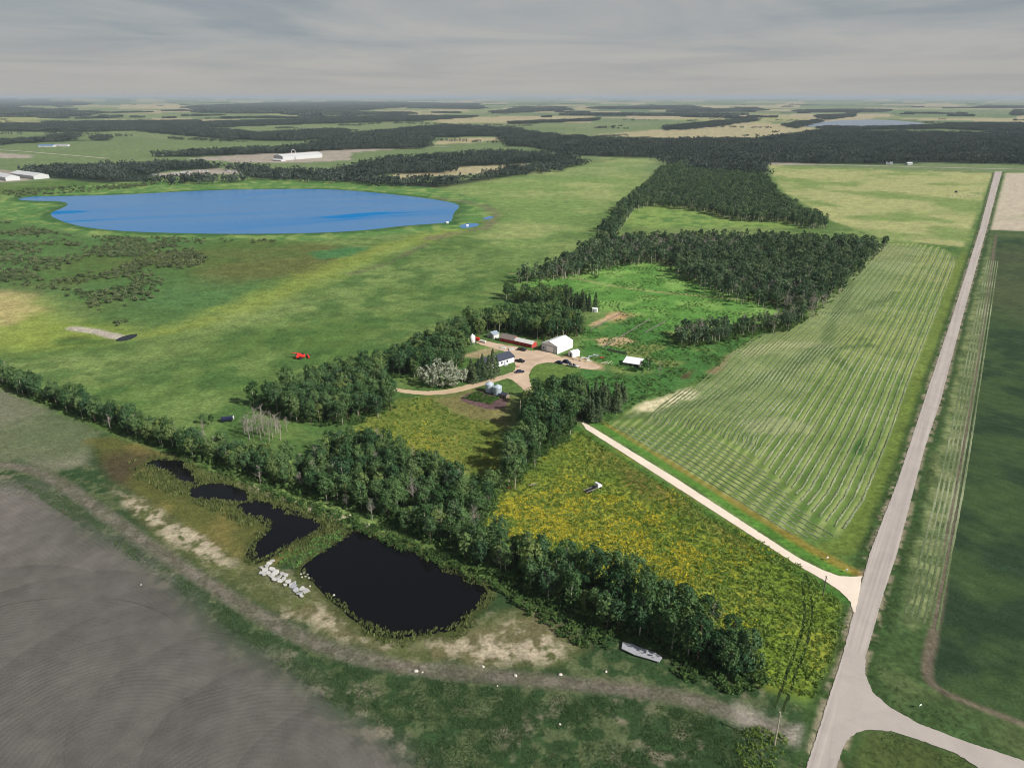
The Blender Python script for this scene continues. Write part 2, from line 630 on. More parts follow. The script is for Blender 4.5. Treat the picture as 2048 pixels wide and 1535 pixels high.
TRACK = smooth(UP([(-300, 905), (0, 925), (100, 950), (200, 1020), (300, 1090), (400, 1155), (500, 1220), (600, 1275), (700, 1312), (850, 1340), (1050, 1357), (1250, 1377), (1400, 1400), (1500, 1440), (1605, 1478)]), 2, False)
DITCH = smooth(UP([(1992, 470), (1960, 700), (1920, 930), (1895, 1100), (1870, 1260), (1850, 1335), (1864, 1374), (1950, 1410), (2048, 1448), (2250, 1525)]), 2, False)
DRIVE_MID = UP([(1163, 846), (1348, 962), (1596, 1122), (1700, 1180)])
FIELD_TRACKS = [smooth(UP(p), 2, False) for p in (
    [(1020, 548), (1130, 552), (1250, 577), (1400, 592), (1560, 605)],
    [(1185, 838), (1300, 830), (1400, 805), (1480, 780), (1560, 740), (1640, 690)],
    [(1700, 560), (1690, 600), (1660, 650), (1650, 700), (1700, 740)],
    [(1648, 625), (1700, 628), (1760, 605), (1790, 585)],
    [(1560, 760), (1640, 700), (1740, 690)])]
MAIN_ROAD = UP([(1990, 343), (2004, 343), (1973, 460), (1926, 631), (1881, 802), (1848, 900), (1794, 1107), (1766, 1190), (1731, 1314), (1700, 1440), (1673, 1535), (1660, 1600), (1585, 1640), (1613, 1535), (1650, 1417), (1684, 1314), (1712, 1205), (1739, 1107), (1796, 960), (1848, 802), (1905, 631), (1959, 460)])

# far country: what grows where beyond the farm
TAN = [UP(p) for p in (
    [(1195, 270), (1350, 256), (1512, 244), (1600, 252), (1640, 258), (1519, 275), (1348, 277)], [(1780, 236), (2300, 238), (2300, 247), (1850, 241)],
    [(866, 286), (900, 277), (1010, 275), (1015, 279), (930, 287), (870, 289)], [(783, 346), (953, 328), (1095, 327), (970, 346), (783, 359)],
    [(130, 213), (300, 209), (386, 211), (390, 219), (300, 216)], [(850, 240), (1020, 232), (1190, 232), (1180, 238), (1010, 246), (900, 247)],
    [(1348, 212), (1600, 210), (1600, 215), (1400, 217)], [(985, 218), (1090, 214), (1090, 218), (990, 223)])]
YELLOWGREEN = [UP(p) for p in ([(-400, 226), (0, 228), (140, 235), (0, 246), (-400, 250)], [(500, 226), (690, 222), (800, 224), (690, 235), (560, 231)],
                               [(1348, 238), (1560, 233), (1640, 240), (1500, 246), (1348, 240)])]
YARDS = [UP(p) for p in ([(370, 317), (520, 307), (649, 300), (760, 294), (860, 294), (700, 305), (697, 320), (615, 325), (478, 325)], [(-200, 345), (0, 340), (95, 350), (60, 362), (-200, 372)],
                         [(-100, 306), (0, 305), (62, 310), (60, 316), (-100, 318)], [(300, 348), (420, 337), (495, 340), (480, 347), (330, 354)], [(1440, 322), (1600, 326), (1640, 330), (1480, 330)])]
FARROADS = [smooth(UP(p), 1, False) for p in ([(-200, 292), (0, 299), (215, 317)], [(700, 300), (830, 296), (900, 293)], [(1200, 268), (1420, 257), (1480, 245), (1700, 238)], [(1540, 327), (1990, 338), (2300, 345)])]
FOREST_FAR = [
    [(68, 342), (308, 330), (376, 326), (440, 332), (440, 337), (330, 343), (300, 352), (290, 362), (205, 366), (137, 360), (72, 353)],
    [(300, 367), (420, 361), (560, 358), (520, 366), (400, 369)],
    [(478, 340), (590, 345), (700, 345), (740, 366), (649, 364), (513, 357)],
    [(690, 340), (800, 318), (851, 320), (953, 308), (1107, 310), (1141, 322), (1090, 326), (919, 334), (885, 346), (783, 348), (714, 358)],
    [(731, 366), (919, 362), (988, 350), (1107, 336), (1227, 317), (1230, 320), (1110, 341), (990, 358), (870, 378), (731, 373)],
    [(301, 314), (376, 306), (581, 298), (700, 288), (700, 298), (580, 306), (376, 314)],
    [(590, 303), (680, 272), (885, 253), (990, 257), (1090, 270), (1193, 281), (1380, 282), (1380, 316), (1227, 314), (1124, 309), (1056, 293), (1010, 293), (1020, 279), (990, 272), (870, 276), (850, 297), (680, 299)],
    [(1370, 281), (1519, 281), (1638, 264), (1792, 267), (2300, 272), (2300, 331), (1861, 326), (1758, 329), (1540, 326), (1532, 351), (1372, 346), (1348, 318)],
    [(1895, 249), (2300, 249), (2300, 264), (1997, 264), (1895, 259)],
    [(267, 262), (410, 259), (513, 268), (700, 260), (700, 274), (581, 283), (461, 280), (325, 268)],
    [(-300, 250), (0, 250), (273, 250), (649, 240), (700, 237), (700, 246), (513, 252), (267, 262), (137, 264), (-300, 260)],
    [(-300, 214), (0, 214), (185, 227), (181, 232), (68, 234), (-300, 232)],
    [(-300, 200), (0, 200), (171, 206), (164, 211), (-300, 213)],
    [(386, 213), (560, 206), (700, 204), (953, 208), (953, 219), (820, 214), (700, 222), (580, 227), (393, 226)],
    [(680, 236), (800, 233), (953, 234), (851, 242), (680, 247)],
    [(560, 229), (690, 226), (850, 228), (700, 231)],
    [(994, 224), (1060, 218), (1124, 217), (1131, 221), (1005, 227)],
    [(1022, 246), (1193, 239), (1189, 242), (1025, 249)],
    [(1141, 229), (1346, 230), (1346, 232), (1141, 231)],
    [(1193, 215), (1380, 212), (1380, 220), (1193, 218)],
    [(1348, 222), (1529, 218), (1529, 221), (1348, 227)],
    [(1355, 230), (1474, 229), (1416, 235), (1355, 233)],
    [(1320, 256), (1400, 248), (1512, 238), (1512, 243), (1400, 257), (1330, 261)],
    [(1608, 222), (1772, 221), (1772, 224), (1608, 224)],
    [(1628, 234), (1710, 229), (1710, 233), (1655, 240)],
    [(1560, 252), (1635, 242), (1635, 245), (1594, 257)],
    [(1640, 257), (1800, 256), (1880, 252), (1880, 258), (1660, 262)],
    [(1950, 214), (2300, 212), (2300, 216), (1960, 217)],
    [(100, 246), (400, 243), (400, 246), (100, 249)],
    [(118, 274), (142, 272), (142, 279), (118, 279)], [(182, 277), (218, 276), (218, 281), (184, 282)], [(0, 284), (100, 280), (180, 281), (20, 288), (0, 292)],
]
FOREST_FAR = [UP(p) for p in FOREST_FAR]

# ------------------------------------------------------------------ the ground: one survey grid, cut into land parcels
prow = np.concatenate([np.linspace(2600, 1540, 34)[:-1], np.linspace(1540, 199, 590), 194.0 + 5.0 * 0.72 ** np.arange(1, 11)])
Yr = np.array([U(1024, p)[1] for p in prow])
kk = np.concatenate([np.linspace(-1.9, -0.74, 22)[:-1], np.linspace(-0.74, 0.74, 860), np.linspace(0.74, 1.9, 22)[1:]])
Yg, Kg = np.meshgrid(Yr, kk, indexing='ij')
Xg = Kg * (Yg * CP + H * SP)
nr, nc = Xg.shape
X, Y = Xg.ravel(), Yg.ravel()
# jitter so that parcel borders do not follow the survey lines
Z = np.zeros_like(X)
far = np.clip((Y - 9000) / 12000, 0, 1)
Z += far * (fbm(X, Y, 9000, 3, 5) - 0.35).clip(0, 1) * 150 * np.clip(Y / 40000, 0.3, 1.6)
Z += far * np.clip(1 - np.abs(X / Y + 0.55) / 0.25, 0, 1) * 90 * np.clip((Y - 15000) / 20000, 0, 1)

nA = fbm(X, Y, 60, 4, 11)
nB = fbm(X, Y, 14, 4, 23)
nC = fbm(X, Y, 220, 4, 37)
nD = fbm(X, Y, 5, 2, 41)
nE = fbm(X, Y, 3.2, 3, 53, 0.6)


def L(c):
    return np.array(s2l(c))


def lerp(a, b, t):
    return a + (b - a) * t[:, None]


def sstep(a, b, x):
    t = np.clip((x - a) / (b - a), 0, 1)
    return t * t * (3 - 2 * t)


def mask(poly, soft=4.0, wob=6.0, wn=None, bb=60):
    """0..1 weight of a parcel with a ragged soft edge (metres)"""
    out = np.zeros(X.shape)
    lo, hi = poly.min(0) - bb - wob, poly.max(0) + bb + wob
    s = (X > lo[0]) & (X < hi[0]) & (Y > lo[1]) & (Y < hi[1])
    if s.any():
        n = nB if wn is None else wn
        d = sdf(poly, X[s], Y[s]) + (n[s] - 0.5) * 2 * wob
        out[s] = sstep(-soft, soft, d)
    return out


def line_mask(pts, width, soft=1.0, wob=0.5, bb=40):
    out = np.zeros(X.shape)
    lo, hi = pts.min(0) - bb, pts.max(0) + bb
    s = (X > lo[0]) & (X < hi[0]) & (Y > lo[1]) & (Y < hi[1])
    if s.any():
        d = dist_line(pts, X[s], Y[s]) + (nB[s] - 0.5) * 2 * wob
        out[s] = 1 - sstep(width / 2 - soft, width / 2 + soft, d)
    return out


# farm pasture: grass tones, plus shading of uneven ground put in as colour noise
C = lerp(np.tile(L((80, 106, 53)), (len(X), 1)), L((110, 130, 74)), sstep(0.3, 0.7, nA))
C = lerp(C, L((60, 92, 46)), sstep(0.44, 0.66, nB) * 0.65)
C = lerp(C, L((134, 146, 90)), sstep(0.55, 0.8, nC) * 0.5)
# far farmland: quarter-section patchwork
fw = sstep(1250, 1500, Y - 0.12 * np.abs(X))
su = np.floor((X * RU[0] + Y * RU[1] + 90 * (nC - .5)) / 805.0)
sv = np.floor((X * RV[0] + Y * RV[1] + 90 * (nC - .5)) / 805.0)
hh = _hash(su, sv, 77)
PAL = np.array([L(c) for c in ((98, 116, 78), (112, 126, 86), (84, 104, 72), (150, 144, 112), (122, 130, 90), (92, 110, 76), (160, 150, 122), (104, 120, 84))])
fc = PAL[(hh * 7.99).astype(int)]
fc = fc * (0.88 + 0.24 * nA)[:, None]
C = C * (1 - fw[:, None]) + fc * fw[:, None]
nearfar = mask(UP([(-900, 245), (2300, 245), (2300, 342), (1500, 345), (1220, 312), (870, 378), (400, 345), (-900, 420)]), 30, 10, nA)
C = lerp(C, L((102, 120, 80)) * 1.0, nearfar * 0.85)
for p in TAN:
    C = lerp(C, L((164, 154, 122)), mask(p, 12, 14, nA, 150) * 0.92)
for p in YELLOWGREEN:
    C = lerp(C, L((142, 146, 98)), mask(p, 20, 14, nA, 200) * 0.9)
for p in YARDS:
    C = lerp(C, L((158, 148, 138)), mask(p, 8, 14, nA) * 0.9)
for p in FOREST_FAR:
    C = lerp(C, L((40, 52, 40)), mask(p, 10, 8, nA, 120))
# farm parcels
C = lerp(C, lerp(np.tile(L((116, 140, 80)), (len(X), 1)), L((148, 156, 100)), sstep(0.4, 0.75, nA)), mask(UPPERPAST, 40, 20, nA) * 0.7)
C = lerp(C, lerp(lerp(np.tile(L((152, 155, 104)), (len(X), 1)), L((114, 134, 76)), sstep(0.45, 0.7, nA)), L((172, 166, 124)), sstep(0.55, 0.8, nC) * 0.6), mask(STUBBLE, 3, 2))
C = lerp(C, lerp(np.tile(L((176, 166, 148)), (len(X), 1)), L((132, 136, 100)), sstep(0.55, 0.75, nC)), mask(FALLOW, 3, 1))
rim = mask(LAKERIM, 12, 10, nA)
C = lerp(C, lerp(np.tile(L((80, 120, 62)), (len(X), 1)), L((126, 146, 84)), sstep(0.45, 0.75, nB)), rim * 0.9)
C = lerp(C, L((46, 84, 44)), line_mask(np.vstack([LAKE, LAKE[:1]]), 26, 8, 8) * 0.75)
mw = mask(MARSH_W, 14, 16, nA)
C = lerp(C, lerp(lerp(np.tile(L((76, 98, 48)), (len(X), 1)), L((92, 92, 52)), sstep(0.45, 0.72, nA) * 0.8), L((70, 106, 60)), sstep(0.5, 0.75, nC)), mw * 0.85)
C = lerp(C, L((136, 148, 66)), mask(YSTRIP, 12, 14, nB) * 0.5)
C = lerp(C, L((132, 146, 66)), mask(YSTRIP2, 14, 10, nA) * 0.7)
C = lerp(C, L((172, 156, 112)), mask(SAND_W, 14, 12, nB) * 0.75)
C = lerp(C, L((62, 112, 66)), mask(UP([(620, 505), (700, 492), (745, 495), (700, 512), (640, 520)]), 6, 6) * 0.8)
C = lerp(C, L((112, 100, 84)), line_mask(UP([(870, 395), (960, 408), (990, 425), (975, 455), (890, 470), (850, 480)]), 12, 6, 10) * 0.6)
C = lerp(C, L((96, 92, 72)), line_mask(UP([(850, 490), (780, 525), (700, 548)]), 5, 3, 4) * 0.6)
C = lerp(C, L((168, 160, 148)), line_mask(UP([(145, 656), (190, 662), (235, 674)]), 8, 1.5, 1))
C = lerp(C, L((56, 86, 44)), mask(UP([(100, 680), (150, 672), (220, 680), (190, 690), (110, 694)]), 4, 4) * 0.7)
# clearings and yard
C = lerp(C, lerp(np.tile(L((84, 130, 58)), (len(X), 1)), L((118, 154, 78)), sstep(0.42, 0.66, nB)), mask(CLEAR_1, 10, 6) * 0.85)
C = lerp(C, lerp(np.tile(L((118, 142, 74)), (len(X), 1)), L((82, 116, 58)), sstep(0.5, 0.7, nB)), mask(CLEAR_2, 10, 6) * 0.9)
C = lerp(C, L((64, 106, 52)), mask(BRUSH_E, 5, 5) * 0.9)
pn = mask(PENS, 6, 4)
C = lerp(C, lerp(lerp(np.tile(L((66, 112, 52)), (len(X), 1)), L((118, 128, 72)), sstep(0.5, 0.7, nB)), L((176, 142, 108)), sstep(0.62, 0.74, nA) * sstep(0.45, 0.6, nB)), pn * 0.9)
for p in ([(1180, 650), (1195, 640), (1235, 625), (1215, 640), (1195, 650)], [(1195, 680), (1250, 672), (1275, 684), (1230, 690), (1200, 690)], [(1205, 730), (1170, 716), (1130, 712), (1120, 722), (1160, 735), (1205, 738)]):
    C = lerp(C, L((190, 160, 128)), mask(UP(p), 2, 3) * 0.75)
C = lerp(C, L((92, 116, 56)), mask(LAWN, 2, 1) * 0.95)
C = lerp(C, L((118, 108, 70)), mask(GARDENWIDE, 6, 4) * 0.8)
C = lerp(C, L((96, 76, 76)), mask(GARDEN, 1, 0.8))
C = lerp(C, L((172, 150, 120)), mask(UP([(925, 712), (960, 700), (1000, 690), (1030, 692), (1040, 704), (1000, 700), (960, 716)]), 2, 2) * 0.7)
C = lerp(C, L((150, 110, 88)), mask(UP([(1420, 745), (1450, 715), (1475, 700), (1465, 720), (1440, 750)]), 3, 3) * 0.8)
C = lerp(C, L((84, 60, 48)), mask(UP([(1362, 748), (1385, 740), (1380, 755), (1360, 760)]), 2, 3) * 0.8)
# meadow of goldenrod
for p in (GOLD_A, GOLD_B):
    _dull = 0.0 if p is GOLD_A else 0.55
    g = lerp(lerp(np.tile(L((110, 130, 46)), (len(X), 1)), L((138, 144, 54)), sstep(0.42, 0.66, nB)), L((128, 108, 60)), sstep(0.58, 0.76, nA) * 0.8)
    g = lerp(g, L((96, 100, 54)), np.full(X.shape, _dull))
    C = lerp(C, g, mask(p, 4, 4))
# mown hay field
hm = mask(HAYFIELD, 2.5, 2)
hay = lerp(lerp(np.tile(L((102, 124, 64)), (len(X), 1)), L((126, 140, 80)), sstep(0.4, 0.7, nA)), L((146, 144, 94)), sstep(0.55, 0.75, nC) * 0.6)
hay = lerp(hay, L((82, 112, 54)), sstep(0.52, 0.7, nB) * 0.6)
hay = lerp(hay, L((186, 178, 142)), mask(UP([(1262, 832), (1300, 800), (1375, 774), (1392, 790), (1330, 812), (1290, 830)]), 4, 5) * 0.9)
hay = lerp(hay, L((176, 172, 132)), mask(UP([(1475, 700), (1560, 680), (1655, 686), (1650, 694), (1560, 698), (1490, 712)]), 4, 6) * 0.6)
hay = lerp(hay, L((178, 176, 140)), mask(UP([(1490, 845), (1560, 835), (1640, 850), (1630, 868), (1560, 866), (1500, 860)]), 3, 5) * 0.4)
# pale and green bands left by the mower, following the rows
_st = X * RU[0] + Y * RU[1]
_v = X * RV[0] + Y * RV[1]
_R = UP([(1921, 501), (1876, 620), (1826, 748), (1781, 880), (1731, 1003), (1690, 1064)])
_L = smooth(UP([(1782, 484), (1745, 515), (1704, 558), (1664, 600), (1626, 638), (1566, 658), (1502, 685), (1464, 716), (1449, 752), (1408, 772), (1350, 796)]), 2, False)


def _by(p):
    s = p @ RU
    o = np.argsort(s)
    return np.interp(_st, s[o], (p @ RV)[o])


_vR = _by(_R)
_hf = 0.5 * np.maximum(_vR - _by(_L), 1)
_D = _vR - _v
_D = np.where(_D <= _hf, _D, _hf + (_D - _hf) / np.maximum(_hf / np.maximum(2.9 * 42 - _hf, _hf), 0.66))
_band = np.sin(2 * math.pi * _D / 5.8 + 1.2 * (nA - .5))
hay = lerp(hay, L((156, 166, 108)), sstep(0.0, 0.9, _band) * (0.35 + 0.5 * nC))
hay = lerp(hay, L((74, 104, 50)), sstep(0.1, 1.0, -_band) * (0.25 + 0.45 * nA))
hay = lerp(hay, L((206, 196, 164)), mask(UP([(1258, 834), (1296, 802), (1372, 776), (1396, 792), (1340, 812), (1290, 832)]), 3, 4) * sstep(0.3, 0.55, nE) * 0.85)
C = lerp(C, hay, hm)
for p in FIELD_TRACKS[1:]:
    C = lerp(C, L((66, 92, 46)), line_mask(p, 6, 2, 2.5) * 0.7)
C = lerp(C, L((150, 132, 100)), line_mask(FIELD_TRACKS[0], 3, 1.2, 1.0) * 0.7)
C = lerp(C, L((52, 88, 44)), mask(UP([(1705, 905), (1722, 872), (1735, 876), (1722, 910)]), 1, 1) * 0.8)
# right of the road
rr = X * RV[0] + Y * RV[1]
EAST = UP([(1973, 460), (1926, 631), (1881, 802), (1848, 900), (1794, 1107), (1766, 1190), (1731, 1314), (1700, 1440), (1673, 1535), (1640, 1700), (1600, 2000), (3500, 2000), (2600, 470)])
C = lerp(C, lerp(np.tile(L((62, 84, 48)), (len(X), 1)), L((80, 94, 58)), sstep(0.4, 0.7, nB)), mask(EAST, 2, 1))
C = lerp(C, lerp(np.tile(L((86, 102, 64)), (len(X), 1)), L((112, 122, 82)), sstep(0.4, 0.6, nD)), mask(HAYSTRIP, 2, 1.5) * 0.95)
C = lerp(C, lerp(lerp(np.tile(L((42, 61, 40)), (len(X), 1)), L((58, 78, 46)), sstep(0.35, 0.65, nB)), L((80, 86, 58)), sstep(0.5, 0.75, nC) * 0.6), mask(CROP_E, 2, 1))
C = lerp(C, L((104, 93, 82)), line_mask(DITCH, 2.1, 0.9, 0.8) * 0.85)
SE_CORNER = UP([(1690, 1520), (1700, 1480), (1740, 1462), (1790, 1466), (1850, 1486), (1920, 1512), (2100, 1600), (1900, 1900), (1600, 1900)])
C = lerp(C, L((72, 84, 44)), mask(SE_CORNER, 2, 1) * 0.8)
# south of the farm
so = mask(SOUTH, 2.5, 2)
base_s = lerp(lerp(np.tile(L((50, 72, 42)), (len(X), 1)), L((84, 94, 64)), sstep(0.48, 0.64, nE) * 0.8), L((118, 112, 96)), sstep(0.56, 0.74, nB) * sstep(0.4, 0.7, nE) * 0.8)
greygrass = UP([(-900, 560), (0, 772), (210, 862), (180, 930), (110, 940), (0, 915), (-900, 860)])
base_s = lerp(base_s, lerp(np.tile(L((92, 103, 74)), (len(X), 1)), L((114, 114, 95)), sstep(0.4, 0.7, nA)), mask(greygrass, 5, 5))
soil = lerp(lerp(np.tile(L((98, 95, 91)), (len(X), 1)), L((83, 82, 80)), sstep(0.35, 0.7, nC)), L((116, 111, 104)), sstep(0.5, 0.8, nA) * 0.6)
# implement passes: overlapping turning circles, the later ones laid over the earlier
arc = (X * 0.55 + Y * 0.83) + 3 * nA
lobe = np.zeros(X.shape)
for px_, py_, rad, dk in ((-60, 1275, 36, 1), (100, 1290, 36, 1), (262, 1372, 36, 1), (415, 1420, 30, 1), (565, 1480, 30, 1), (720, 1570, 28, 1), (-40, 1430, 48, 0), (210, 1520, 46, 0), (480, 1620, 40, 0)):
    cx_, cy_ = U(px_, py_)
    dd = np.hypot(X - cx_, (Y - cy_) * 1.1) + 2.5 * (nC - .5)
    s_ = dd < rad
    arc[s_] = dd[s_]
    if dk:
        lobe[s_] = np.maximum(lobe[s_] * 0.6, 0.25 + 0.75 * (dd[s_] / rad) ** 3)
soil = lerp(soil, L((74, 72, 71)), lobe * 0.42)
base_s = lerp(base_s, soil, mask(SOIL, 9, 12, nA))
base_s = lerp(base_s, lerp(lerp(np.tile(L((84, 88, 46)), (len(X), 1)), L((110, 104, 60)), sstep(0.45, 0.7, nB)), L((74, 66, 48)), sstep(0.56, 0.74, nA)), mask(MARSH_S, 3, 3))
bank = lerp(lerp(np.tile(L((108, 104, 74)), (len(X), 1)), L((152, 142, 120)), sstep(0.48, 0.62, nE)), L((84, 92, 54)), sstep(0.45, 0.6, nB) * 0.85)
base_s = lerp(base_s, bank, mask(BANK, 3, 3) * 0.9)
for p in ([(215, 985), (270, 1000), (350, 1050), (400, 1075), (440, 1108), (455, 1130), (400, 1105), (330, 1060), (260, 1020)], [(880, 1310), (920, 1285), (1000, 1275), (1090, 1272), (1120, 1290), (1085, 1318), (980, 1328)], [(560, 1232), (610, 1225), (650, 1232), (600, 1240)]):
    base_s = lerp(base_s, L((168, 157, 136)), mask(UP(p), 2.5, 5) * sstep(0.36, 0.54, nE) * 0.85)
tm = line_mask(TRACK, 4.6, 1.6, 1.0)
base_s = lerp(base_s, lerp(np.tile(L((124, 116, 106)), (len(X), 1)), L((94, 88, 79)), sstep(0.42, 0.6, nE)), tm * (0.55 + 0.4 * nB))
base_s = lerp(base_s, L((176, 168, 158)), mask(BARE_SE, 3, 3) * sstep(0.3, 0.6, nB) * 0.9)
C = lerp(C, base_s, so)
# road verges
C = lerp(C, L((100, 116, 52)), line_mask(UP([(1655, 1100), (1700, 1088), (1742, 1012), (1792, 890), (1838, 760), (1888, 625), (1930, 505)]), 7, 2, 1.5) * 0.8)
C = lerp(C, L((188, 178, 150)), line_mask(UP([(480, 968), (560, 998), (660, 1028), (740, 1056)]), 3.0, 1.0, 1.2) * sstep(0.4, 0.55, nE) * 0.9)
C = lerp(C, L((128, 112, 62)), mask(UP([(1180, 880), (1300, 950), (1480, 1062), (1580, 1125), (1500, 1110), (1350, 1020), (1200, 930)]), 5, 6) * 0.6)
C = lerp(C, L((52, 74, 40)), line_mask(np.vstack([MAIN_ROAD, MAIN_ROAD[:1]]), 7, 1.5, 1.0) * 0.85)
C = lerp(C, L((134, 126, 106)), line_mask(np.vstack([MAIN_ROAD, MAIN_ROAD[:1]]), 2.4, 0.8, 0.8) * sstep(0.38, 0.56, nE) * 0.85)
C = lerp(C, L((78, 122, 48)), line_mask(DRIVE_MID + RU * 6.5, 4.5, 1.2, 0.8) * 0.9)
C = lerp(C, L((64, 104, 44)), line_mask(DRIVE_MID - RU * 5.5, 3.5, 1.2, 0.8) * 0.9)
C = lerp(C, L((138, 112, 48)), line_mask(DRIVE_MID + RU * 10, 3.0, 1.2, 1.5) * 0.6)
for q in (POND1, POND2, POND3, POND4):
    C = lerp(C, L((70, 76, 40)), line_mask(np.vstack([q, q[:1]]), 4.5, 1.5, 1.0) * 0.8)
C = np.clip(C * ((0.88 + 0.24 * nD) * (0.86 + 0.28 * nE))[:, None], 0.004, 0.85)

# parcels: which grid squares belong to which piece of ground
fx = 0.25 * (Xg[:-1, :-1] + Xg[1:, :-1] + Xg[:-1, 1:] + Xg[1:, 1:]).ravel()
fy = 0.25 * (Yg[:-1, :-1] + Yg[1:, :-1] + Yg[:-1, 1:] + Yg[1:, 1:]).ravel()
cls = np.zeros(fx.shape, int)
names = ['pasture_ground', 'far_farmland', 'stubble_field', 'hay_field', 'goldenrod_meadow', 'goldenrod_meadow', 'crop_field', 'fallow_field', 'south_field', 'ploughed_field', 'marsh_ground']
farpoly = UP([(-3000, 194.4), (5000, 194.4), (5000, 300), (2006, 343), (1537, 326), (1532, 350), (1372, 345), (1372, 314), (1225, 312), (870, 378), (410, 345), (-3000, 900)])
far_cls = (fy > 1900) | inside(farpoly, fx, fy)
cls[far_cls] = 1
for i, p in ((2, STUBBLE), (10, MARSH_W), (3, HAYFIELD), (4, GOLD_A), (5, GOLD_B), (8, SOUTH), (9, SOIL), (6, CROP_E), (7, FALLOW)):
    cls[inside(p, fx, fy)] = i
ii, jj = np.meshgrid(np.arange(nr - 1), np.arange(nc - 1), indexing='ij')
q0 = (ii * nc + jj).ravel()
quads = np.stack([q0, q0 + 1, q0 + nc + 1, q0 + nc], 1)
XYZ = np.stack([X, Y, Z], 1)
RGBA = np.concatenate([C, np.ones((len(C), 1))], 1).astype(np.float32)
gm = {0: ground_mat('pasture_grass', amp=0.44, bump=0.3, fine=0.55, coarse=0.10), 1: ground_mat('far_fields', amp=0.16, bump=0.05, fine=0.05, coarse=0.01),
      2: ground_mat('stubble', amp=0.3, bump=0.1, fine=0.4, coarse=0.06), 3: ground_mat('mown_grass', amp=0.24, bump=0.12, fine=1.2), 4: ground_mat('meadow', amp=0.42, bump=0.5, fine=0.8, coarse=0.3),
      6: ground_mat('standing_crop', 'crop', amp=0.26, bump=0.35, fine=1.1), 7: ground_mat('fallow', amp=0.15), 8: ground_mat('young_crop', amp=0.40, bump=0.35, fine=1.1, coarse=0.35),
      9: ground_mat('tilled_soil', 'plough', amp=0.14, bump=0.12, fine=2.2), 10: ground_mat('marsh', amp=0.45, bump=0.5, fine=0.45, coarse=0.1)}
gm[5] = gm[4]
PARCEL = {}
for i, nm in enumerate(names):
    s = cls == i
    if not s.any():
        continue
    qs = quads[s]
    uq, inv = np.unique(qs, return_inverse=True)
    me = np_mesh(nm, XYZ[uq], inv.reshape(-1, 4), gm[i])
    a = me.attributes.new('albedo', 'FLOAT_COLOR', 'POINT')
    a.data.foreach_set('color', RGBA[uq].ravel())
    if nm == 'ploughed_field':
        me.attributes.new('arc', 'FLOAT', 'POINT').data.foreach_set('value', arc[uq].astype(np.float32))
    o = link(bpy.data.objects.new(nm, me))
    tag(o, kind='structure')
    PARCEL[i] = o


def fan_sheet(name, poly, z, mat, kind='structure', rag=0.0, seed=0, thick=0.0):
    """a flat sheet with the given outline (triangulated by bmesh)"""
    import bmesh
    p = np.array(poly)
    if rag:
        rs = np.random.RandomState(seed)
        q = []
        for a, b in zip(p, np.roll(p, -1, 0)):
            n = max(1, int(np.hypot(*(b - a)) / (rag * 2.5)))
            for k in range(n):
                q.append(a + (b - a) * k / n + rs.normal(0, rag * 0.35, 2))
        p = np.array(q)
    bm = bmesh.new()
    vs = [bm.verts.new((x, y, z)) for x, y in p]
    f = bm.faces.new(vs)
    if f.normal.z < 0:
        f.normal_flip()
    bmesh.ops.triangulate(bm, faces=[f])
    bm.normal_update()
    for f in bm.faces:
        if f.normal.z < 0:
            f.normal_flip()
    me = bpy.data.meshes.new(name)
    bm.to_mesh(me)
    bm.free()
    me.materials.append(mat)
    o = link(bpy.data.objects.new(name, me))
    return tag(o, kind=kind)


# water
lake_m = water_mat('lake_water', (26, 112, 172), 0.2, 0.2, (R(-22), 0.010, 0.0, 0.9), 0.05)
pond_m = water_mat('pond_water', (15, 16, 17), 0.07, 0.26, None, 0.01)
far_m = water_mat('far_lake_water', (120, 134, 150), 0.3, 0.3)
fan_sheet('lake', LAKE, 0.06, lake_m)
fan_sheet('shore_pool', LAKE2, 0.06, lake_m)
fan_sheet('shore_pool', LAKE3, 0.06, lake_m)
fan_sheet('far_lake', FARLAKE, 0.5, far_m)
for q, rg in ((POND1, .5), (POND2, .5), (POND3, .6), (POND4, .6), (DUGOUT, .3)):
    fan_sheet('pond_water', q, 0.03, pond_m, rag=rg, seed=3)

# roads
road_m = gravel_mat('road_gravel', (170, 162, 156), 0.09, ROAD_YAW)
drive_m = gravel_mat('driveway_gravel', (222, 208, 192), 0.10)
side_m = gravel_mat('side_road_gravel', (170, 162, 156), 0.10)
yard_m = gravel_mat('yard_gravel', (190, 168, 146), 0.24)
lane_m = gravel_mat('lane_gravel', (190, 168, 140), 0.16)
fan_sheet('range_road', MAIN_ROAD, 0.12, road_m, rag=0.22, seed=5)
fan_sheet('side_road', UP([(1690, 1290), (1731, 1318), (1730, 1347), (1745, 1384), (1778, 1413), (1836, 1446), (1927, 1481), (2048, 1521), (2250, 1590), (2200, 1640), (1990, 1556), (1911, 1506), (1844, 1481), (1787, 1463), (1737, 1458), (1712, 1465), (1691, 1483), (1679, 1516), (1660, 1516)]), 0.128, side_m, rag=0.22, seed=6)
fan_sheet('driveway', UP([(1158, 838), (1348, 954), (1596, 1115), (1646, 1140), (1679, 1152), (1712, 1153), (1724, 1151), (1719, 1185), (1710, 1226), (1706, 1223), (1700, 1202), (1679, 1181), (1646, 1159), (1596, 1131), (1348, 971), (1172, 858)]), 0.124, drive_m, rag=0.22, seed=7)
